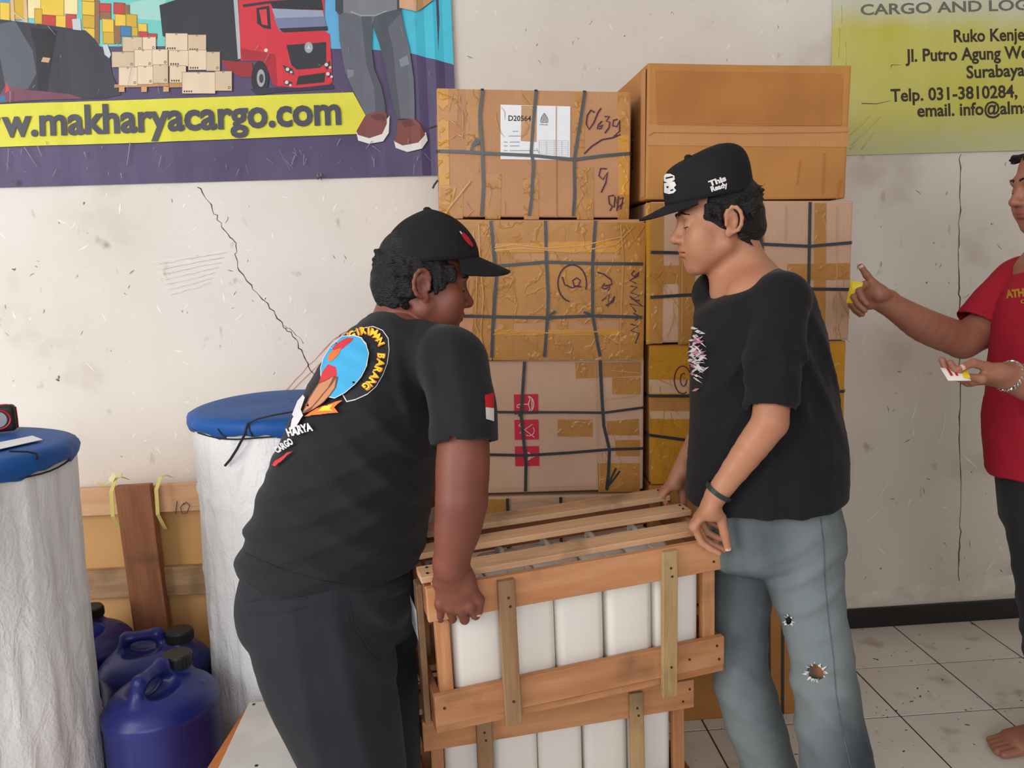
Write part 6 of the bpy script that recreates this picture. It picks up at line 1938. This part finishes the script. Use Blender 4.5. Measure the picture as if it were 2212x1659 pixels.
# letters one by one along the arc
arc_pts = [(742, 737, -46), (752, 730, -38), (763, 724, -30), (775, 719, -20), (787, 716, -12), (799, 717, 0), (810, 721, 18), (818, 729, 42), (823, 740, 64), (825, 758, 92), (824, 771, 96), (821, 785, 102), (816, 799, 110), (810, 812, 118), (802, 824, 128), (792, 834, 138), (780, 843, 148), (766, 850, 156)]
for ch, (x, y, a) in zip('ENGIRIMAN BARANGG'[:9] + 'BARANG', [arc_pts[i] for i in range(9)] + [arc_pts[i] for i in (10, 11, 12, 13, 14, 15)]):
    ca, sa = math.cos(math.radians(a)), math.sin(math.radians(a))
    for (mi, shx, shy, sz) in ((2, 1.4, -1.4, 24), (1, 0, 0, 19)):
        Vt, Ft = text2d(ch, 0.04)
        if len(Vt) == 0: continue
        Vt = Vt - np.array([Vt[:, 0].mean(), 0.34]); sc_ = sz * np.array([0.95, 1.0])
        q = [(x + (v[0] * sc_[0]) * ca + (v[1] * sc_[1]) * sa + shx * (-ca), y + (v[0] * sc_[0]) * sa - (v[1] * sc_[1]) * ca - shy * .5) for v in Vt]
        dec.append((mi, q, Ft))
dec.append((5, off(disc, 1.035))); dec.append((0, disc))
dec.append((3, [(690, 848), (704, 806), (716, 790), (732, 796), (734, 812), (722, 830), (706, 848), (694, 860), (676, 868), (664, 880)]))
dec.append((3, [(722, 760), (738, 744), (756, 736), (770, 734), (766, 742), (748, 756), (736, 764)]))
dec.append((2, [(716, 772), (724, 764), (744, 756), (738, 770), (728, 780), (718, 786)]))
dec.append((7, [(660, 896), (676, 860), (696, 830), (728, 815), (736, 817), (732, 838), (718, 858), (700, 876), (676, 892)]))
dec.append((4, [(664, 893), (678, 862), (697, 832), (727, 817), (716, 838), (700, 858), (682, 880)]))
dec.append((4, [(702, 860), (718, 840), (733, 820), (730, 838), (716, 858), (700, 874), (680, 889), (684, 882)]))
dec.append((2, [(666, 902), (692, 884), (696, 888), (716, 874), (746, 865), (728, 880), (736, 890), (700, 892), (704, 896)]))
dec.append((1, [(690, 892), (712, 884), (706, 880), (726, 874), (718, 884), (726, 888), (698, 890)]))
dec.append((5, [(640, 900), (652, 870), (664, 856), (668, 862), (660, 884), (650, 912)]))
dec.append((5, [(640, 910), (656, 880), (664, 900), (648, 924), (636, 930)]))
for (s_, p0, p1, h_) in (('HARYA', (632, 945), (684, 930), 18), ('CARGO', (608, 984), (644, 960), 15)):
    tx = text_px(s_, p0, p1, h_, 0.05); dec.append((5, [tuple(p) for p in tx[0]], tx[1]))
dec.append((3, [(598, 1004), (604, 998), (622, 988), (628, 982), (642, 978), (630, 986), (622, 994), (604, 1006)]))
decal('back_print', pm1, sks1, dec, PB, 5, 0.0010, 0.03)
decal('sleeve_flag', pm1, sks1, [(0, [(1046, 854), (1066, 848), (1066, 882), (1048, 880)]), (1, [(1048, 880), (1066, 882), (1066, 910), (1049, 905)])], [flat('flag_red', (190, 30, 46), 0.7), flat('flag_white', (216, 210, 206), 0.7)], 4, 0.0012, 0.03)

# trousers
S = Solid()
S.chain([(P(708, 1230, D1), (172 * mpp(D1), .168)), (P(706, 1330, D1), (178 * mpp(D1), .174))], u=_r, k=0.0, kk=0.03, cap=0.08)
nr = [(694, 1300, 172, 1.79), (706, 1430, 148, 1.75), (737, 1540, 126, 1.74), (770, 1659, 106, 1.735), (790, 1740, 98, 1.735)]
pts = [(P(x, y, d), (w * mpp(d), min(w * mpp(d), 0.125))) for x, y, w, d in nr] + [(np.array([-0.205, 1.655, 0.22]), (0.080, 0.082)), (ann + np.array([0, 0, -0.03]), (0.074, 0.074))]
S.chain(pts, u=_r, k=0.06, kk=0.04)
fr_ = [(760, 1300, 140, 1.93), (788, 1430, 112, 1.95), (806, 1540, 99, 1.95), (822, 1659, 86, 1.95)]
pts = [(P(x, y, d), (w * mpp(d), min(w * mpp(d), 0.115))) for x, y, w, d in fr_] + [(np.array([-0.225, 1.885, 0.22]), (0.078, 0.08)), (anf + np.array([0, 0, -0.03]), (0.072, 0.072))]
S.chain(pts, u=_r, k=0.06, kk=0.04)
S.cut((0, 0, 0.035), (0, 0, -1), 0.004)
S.warp(fold(P(850, 1380, 1.72), unit(_r + 0.8 * UP), 0.07, 0.010, 0.10, 4, 2.0))
S.warp(fold(P(880, 1300, 1.76), unit(_r * 0.4 + UP), 0.05, 0.012, 0.08, 6, 2.0))
S.warp(fold(P(760, 1560, 1.64), unit(_r + 0.2 * UP), 0.09, 0.006, 0.16, 7, 2.0, 0.25))
S.warp(bumps(33, 16, 0.004))
V, Q = S.surface(0.0042)
tr1 = build_fast('trousers', V, Q, M_trouser, parent=pm1)
skt1 = Skin(V, Q)
M_tseam = M_trouser
def line_decal(name, parent, skin, pts, w, m):
    decal(name, parent, skin, [(0, [(x - w * .3, y - w) for x, y in pts] + [(x + w * .3, y + w) for x, y in pts[::-1]])], [m], 8, 0.0022, 0.05)
line_decal('pocket_seam', tr1, skt1, [(528, 1300), (560, 1293), (610, 1291), (662, 1292)], 1.6, M_tseam)
line_decal('pocket_seam', tr1, skt1, [(534, 1324), (570, 1326), (620, 1322), (660, 1310)], 1.2, M_tseam)
decal('pocket_seam', tr1, skt1, [(0, [(750, 1290), (753, 1290), (762, 1345), (800, 1400), (822, 1425), (818, 1426), (794, 1402), (757, 1347)])], [M_tseam], 8, 0.0022, 0.05)
decal('back_seam', tr1, skt1, [(0, [(598, 1232), (601, 1232), (590, 1262), (586, 1286), (583, 1286), (587, 1262)])], [M_tseam], 8, 0.0022, 0.05)
hem = [(519, 1188), (545, 1204), (590, 1222), (640, 1240), (700, 1256), (750, 1264), (810, 1262), (860, 1250), (900, 1232)]
decal('hem_stitching', shirt1, sks1, [(0, [(x, y - 1.3) for x, y in hem] + [(x, y + 1.3) for x, y in hem[::-1]])], [M_shirt_k], 8, 0.0022, 0.06)
# ------------------------------------------------------------------ the man in red at the wall
pm3 = thing('person', 'man in dark red T-shirt and black trousers reaching towards the stacked cartons', 'person', (1.62, 2.16, 0))
f3, u3 = pitched((-0.985, 0.10), 4.0)
d3 = 2.14
H3 = Frame(P(2330, 394, 2.06), f3, u3)
near = -H3.r if (H3.r @ _f) > 0 else H3.r
H3.o = P(2330, 394, 2.06) - near * 0.080 + H3.f * 0.010
B = Solid()
head(B, H3, chub=0.003)
nb = P(2335, 555, 2.15)
B.cone(H3(0, -0.03, -0.03), nb, (0.055, 0.056), (0.065, 0.07), u=_r, k=0.025)
B.cone(H3(0, 0.01, -0.085), P(2295, 575, 2.14), 0.034, 0.05, k=0.03)
B.cone(P(2300, 600, 2.14), P(2290, 1050, 2.14), (0.11, 0.15), (0.12, 0.13), u=_r, k=0.04)
B.cone(P(2310, 630, 1.96), P(2250, 630, 2.32), 0.058, 0.058, k=0.03)
# far arm stretched to the cartons
sh, el, wr = P(2200, 630, 2.28), P(2080, 736, 2.27), P(1908, 648, 2.22)
B.chain([(sh, 0.060), (P(2142, 696, 2.28), 0.054), (el, 0.047)], k=0.02)
B.chain([(el, 0.047), (P(2000, 705, 2.25), 0.045), (P(1945, 672, 2.23), 0.035), (wr, 0.029)], k=0.012)
t3a = hand(B, wr, P(1856, 632, 2.20) - wr, np.array([-0.35, -0.25, -0.1]), np.array([0.1, 0.0, 1.0]),
     [(48, 52, 24), (56, 56, 24), (60, 56, 24), (62, 56, 22)], sc=0.94, wr=0.029,
     thumb=[P(1886, 612, 2.19), P(1872, 594, 2.185), P(1860, 576, 2.18)], spread=0.02)
# near arm with the bracelet
sh_, el_, wr_ = P(2318, 640, 1.96), P(2300, 850, 1.92), P(2176, 812, 1.86)
B.chain([(sh_, 0.060), (el_, 0.048), (P(2240, 832, 1.885), 0.044), (wr_, 0.031)], k=0.02)
t3b = hand(B, wr_, P(2098, 822, 1.85) - wr_, np.array([-0.1, 0.25, 0.85]), np.array([0.1, -0.9, 0.3]),
     [(12, 30, 24), (16, 34, 26), (20, 38, 26), (24, 40, 26)], sc=0.95, wr=0.030,
     thumb=[P(2130, 792, 1.825), P(2102, 784, 1.815), P(2078, 794, 1.81)], spread=0.02)
# legs and bare feet
an, af = np.array([1.635, 2.085, 0.085]), np.array([1.98, 2.34, 0.085])
B.cone(P(2290, 1000, 2.14), P(2300, 1080, 2.14), (0.12, 0.13), (0.12, 0.13), u=_r, k=0.03)
for (a_, b_, c_) in ((P(2290, 1120, 2.06), P(2285, 1380, 2.03), an), (P(2300, 1120, 2.26), P(2340, 1330, 2.28), af)):
    B.chain([(a_, 0.075), (b_, 0.052), (c_, 0.037)], k=0.03)
for c_, toe in ((an, np.array([-0.97, -0.05, 0])), (af, np.array([-0.9, -0.3, 0]))):
    toe = unit(toe); sdv = np.cross(toe, UP)
    B.cone(c_ + np.array([0, 0, -0.04]) - toe * 0.03, c_ + np.array([0, 0, -0.055]) + toe * 0.12, (0.034, 0.040), (0.044, 0.022), u=sdv, k=0.03)
    for i in range(5):
        p = c_ + np.array([0, 0, -0.066]) + toe * 0.12 + sdv * (i - 2) * 0.018
        B.cone(p, p + toe * (0.062 - 0.006 * abs(i - 1)) + np.array([0, 0, -0.006]), 0.0125, 0.0105, k=0.006)
V, Q = B.surface(0.003)
build_fast('body', V, Q, M_skin3, parent=pm3, col=tint_of(V, H3, lips=(0.85, 0.7, 0.7)))
sk3 = Skin(V, Q)
face_details(pm3, H3, sk3, M_hair)
nail(pm3, t3a[4], M_nail); nail(pm3, t3b[4], M_nail)
rg = random.Random(2); tf = []
for i in range(40):
    x = rg.uniform(-0.06, 0.06); tf.append(((x, 0.045, 0.082), (x * 1.05, 0.066 + rg.uniform(0, .012), 0.078 + rg.uniform(-.012, .012)), 0.008, 0.002))
hs = hair_solid(H3, (0.045, -0.004), (-0.085, -0.062), seed=24, grow=0.009, lump=0.003, front_y=0.070, tufts=tf)
hs.ops = [q for q in hs.ops if not (q['t'] == 'plane' and abs(q['n'] @ H3.u) > 0.8 and q['n'] @ H3.u > 0)]
V, Q = hs.surface(0.0035)
build_fast('hair', V, Q, M_hair, parent=pm3)
# moustache stubble and chin stubble stay in the skin colour
M_redshirt = mat('dark_red_cotton', (164, 28, 48), rough=0.85, var=0.1, scale=9, bump=0.12, bscale=220, spec=0.25, dist=0.002)
S = Solid()
slv = [(P(2205, 618, 2.27), 0.076), (P(2150, 668, 2.28), 0.072), (P(2118, 702, 2.28), 0.068)]
S.chain(slv, k=0.0, kk=0.02)
sd = unit(-0.55 * _r - 0.85 * _u)
S.cone(slv[2][0] + sd * 0.002, slv[2][0] + sd * 0.16, 0.12, 0.12, k=0.003, op='s', cap=0.002)
S.cone(slv[2][0] - sd * 0.05, slv[2][0] + sd * 0.05, 0.056, 0.062, k=0.003, op='s', cap=0.01)
sln = [(P(2318, 630, 1.97), 0.076), (P(2312, 760, 1.935), 0.066)]
S.chain(sln, k=0.0, kk=0.02)
rows = [(2305, 590, 95, .15), (2300, 680, 132, .18), (2296, 780, 138, .18), (2290, 900, 146, .18), (2292, 1090, 142, .18)]
S.chain([(P(x, y, d3), (w * mpp(d3), rv)) for x, y, w, rv in rows], u=_r, k=0.03, kk=0.04, cap=0.05)
S.cone(P(2225, 612, 2.26), P(2290, 566, 2.15), 0.060, 0.055, k=0.05)
S.cone(P(2318, 612, 1.99), P(2310, 566, 2.13), 0.060, 0.055, k=0.05)
S.cut(P(2200, 1062, 2.0), (0.0, 0.0, -1), 0.004)
S.cone(P(2292, 1030, d3), P(2292, 1180, d3), (0.152, 0.162), (0.158, 0.166), u=_r, k=0.004, op='s', cap=0.02)
nk = P(2318, 545, 2.14); nv = unit(np.array([-0.45, -0.1, 0.88]))
S.cone(nk - nv * 0.05, nk + nv * 0.1, (0.072, 0.074), (0.09, 0.09), u=_r, k=0.008, op='s')
S.warp(fold(P(2180, 900, 2.05), unit(_r + .3 * UP), 0.06, 0.008, 0.2, 3, 2.0, 0.3)); S.warp(bumps(25, 20, 0.004))
V, Q = S.surface(0.0045)
build_fast('t_shirt', V, Q, M_redshirt, parent=pm3)
sks3 = Skin(V, Q)
tx = text_px('ATHR', (2174, 644), (2228, 638), 17, 0.06); ty = text_px('C', (2206, 656), (2217, 655), 9, 0.05)
decal('chest_lettering', pm3, sks3, [(0, [tuple(p) for p in tx[0]], tx[1]), (0, [tuple(p) for p in ty[0]], ty[1])], [flat('gold_print', (190, 132, 42), 0.6)], 5, 0.0012, 0.05)
S = Solid()
S.chain([(P(2292, 1010, d3), (0.150, 0.150)), (P(2300, 1110, d3), (0.148, 0.15))], u=_r, k=0.0, cap=0.05)
S.chain([(P(2284, 1120, 2.06), 0.115), (P(2290, 1250, 2.04), 0.098), (P(2292, 1400, 2.03), 0.080), (an + np.array([0.02, 0, 0.02]), 0.068)], k=0.05, kk=0.03)
S.chain([(P(2300, 1120, 2.24), 0.105), (P(2340, 1330, 2.28), 0.085), (af + np.array([0.02, 0, 0.02]), 0.068)], k=0.05, kk=0.03)
S.cut((0, 0, 0.09), (0, 0, -1), 0.004)
S.warp(fold(P(2280, 1350, 1.95), UP, 0.07, 0.006, 0.2, 5)); S.warp(bumps(35, 18, 0.004))
V, Q = S.surface(0.005)
build_fast('trousers', V, Q, M_trouser, parent=pm3)
# twisted silver bracelet
wd = unit(wr_ - P(2240, 832, 1.885)); a1 = unit(np.cross(wd, UP)); a2 = np.cross(wd, a1)
wc = wr_ - wd * 0.004
M_silver = mat('silver', (206, 206, 208), rough=0.25, metal=1.0, var=.05)
parts = []
for ph in (0, math.pi):
    pth = [wc + (0.0335 + 0.002 * math.cos(12 * a + ph)) * (math.cos(a) * a1 + math.sin(a) * a2) + wd * 0.004 * math.sin(12 * a + ph) for a in np.linspace(0, 2 * math.pi, 90)]
    parts.append(tube(pth, 0.0022, 6, False))
build('bracelet', *merge(parts), M_silver, parent=pm3)
# small packets in his hands
def packet(label, c, ex, ey, w, h, m, m2, t=0.006):
    ex = unit(ex); ey = unit(ey - ex * (ey @ ex)); ez = np.cross(ex, ey)
    r = thing('snack_packet', label, 'packet', tuple(c))
    V, F = [], []
    n = 8
    for s_ in (1, -1):
        for i in range(n + 1):
            for j in range(n + 1):
                u, v = i / n - .5, j / n - .5
                b_ = t * (1 - (2 * u) ** 4) * (1 - (2 * v) ** 4)
                V.append(c + ex * u * w + ey * v * h + ez * s_ * b_)
    N_ = (n + 1) ** 2
    for i in range(n):
        for j in range(n):
            q = [i * (n + 1) + j, (i + 1) * (n + 1) + j, (i + 1) * (n + 1) + j + 1, i * (n + 1) + j + 1]
            F.append(q); F.append([k + N_ for k in q[::-1]])
    build('wrapper', V, F, m, parent=r, smooth=True)
    return r, ex, ey, ez
M_py = flat('yellow_wrapper', (226, 196, 40), 0.3); M_pw2 = flat('white_wrapper', (232, 222, 216), 0.35)
packet('small yellow packet held against the stacked carton', P(1846, 632, 2.165), -_r * .2 + _u * .05 + 0.1 * _f, UP, 0.03, 0.058, M_py, None)
r_, ex, ey, ez = packet('small white packet with red and yellow marks held by the hand with a bracelet', P(2064, 808, 1.82), _r, _u * 0.6 + _f * .7, 0.050, 0.045, M_pw2, None, 0.007)
c = P(2064, 808, 1.82)
if ez @ (CAM_O - c) < 0: ez = -ez
for k in range(2):
    pth = [c + ex * (-0.016 + k * 0.012) + ey * t_ + ez * (0.0078 * (1 - (t_ / .024) ** 4)) for t_ in np.linspace(-0.014, 0.014, 6)]
    build('red_mark', *ribbon(pth, ez, 0.005, 0.0006), M_redp, parent=r_)
pth = [c + ex * 0.016 + ey * t_ + ez * (0.0074 * (1 - (t_ / .024) ** 4)) for t_ in np.linspace(-0.019, 0.019, 7)]
build('yellow_mark', *ribbon(pth, ez, 0.014, 0.0006), M_py, parent=r_)
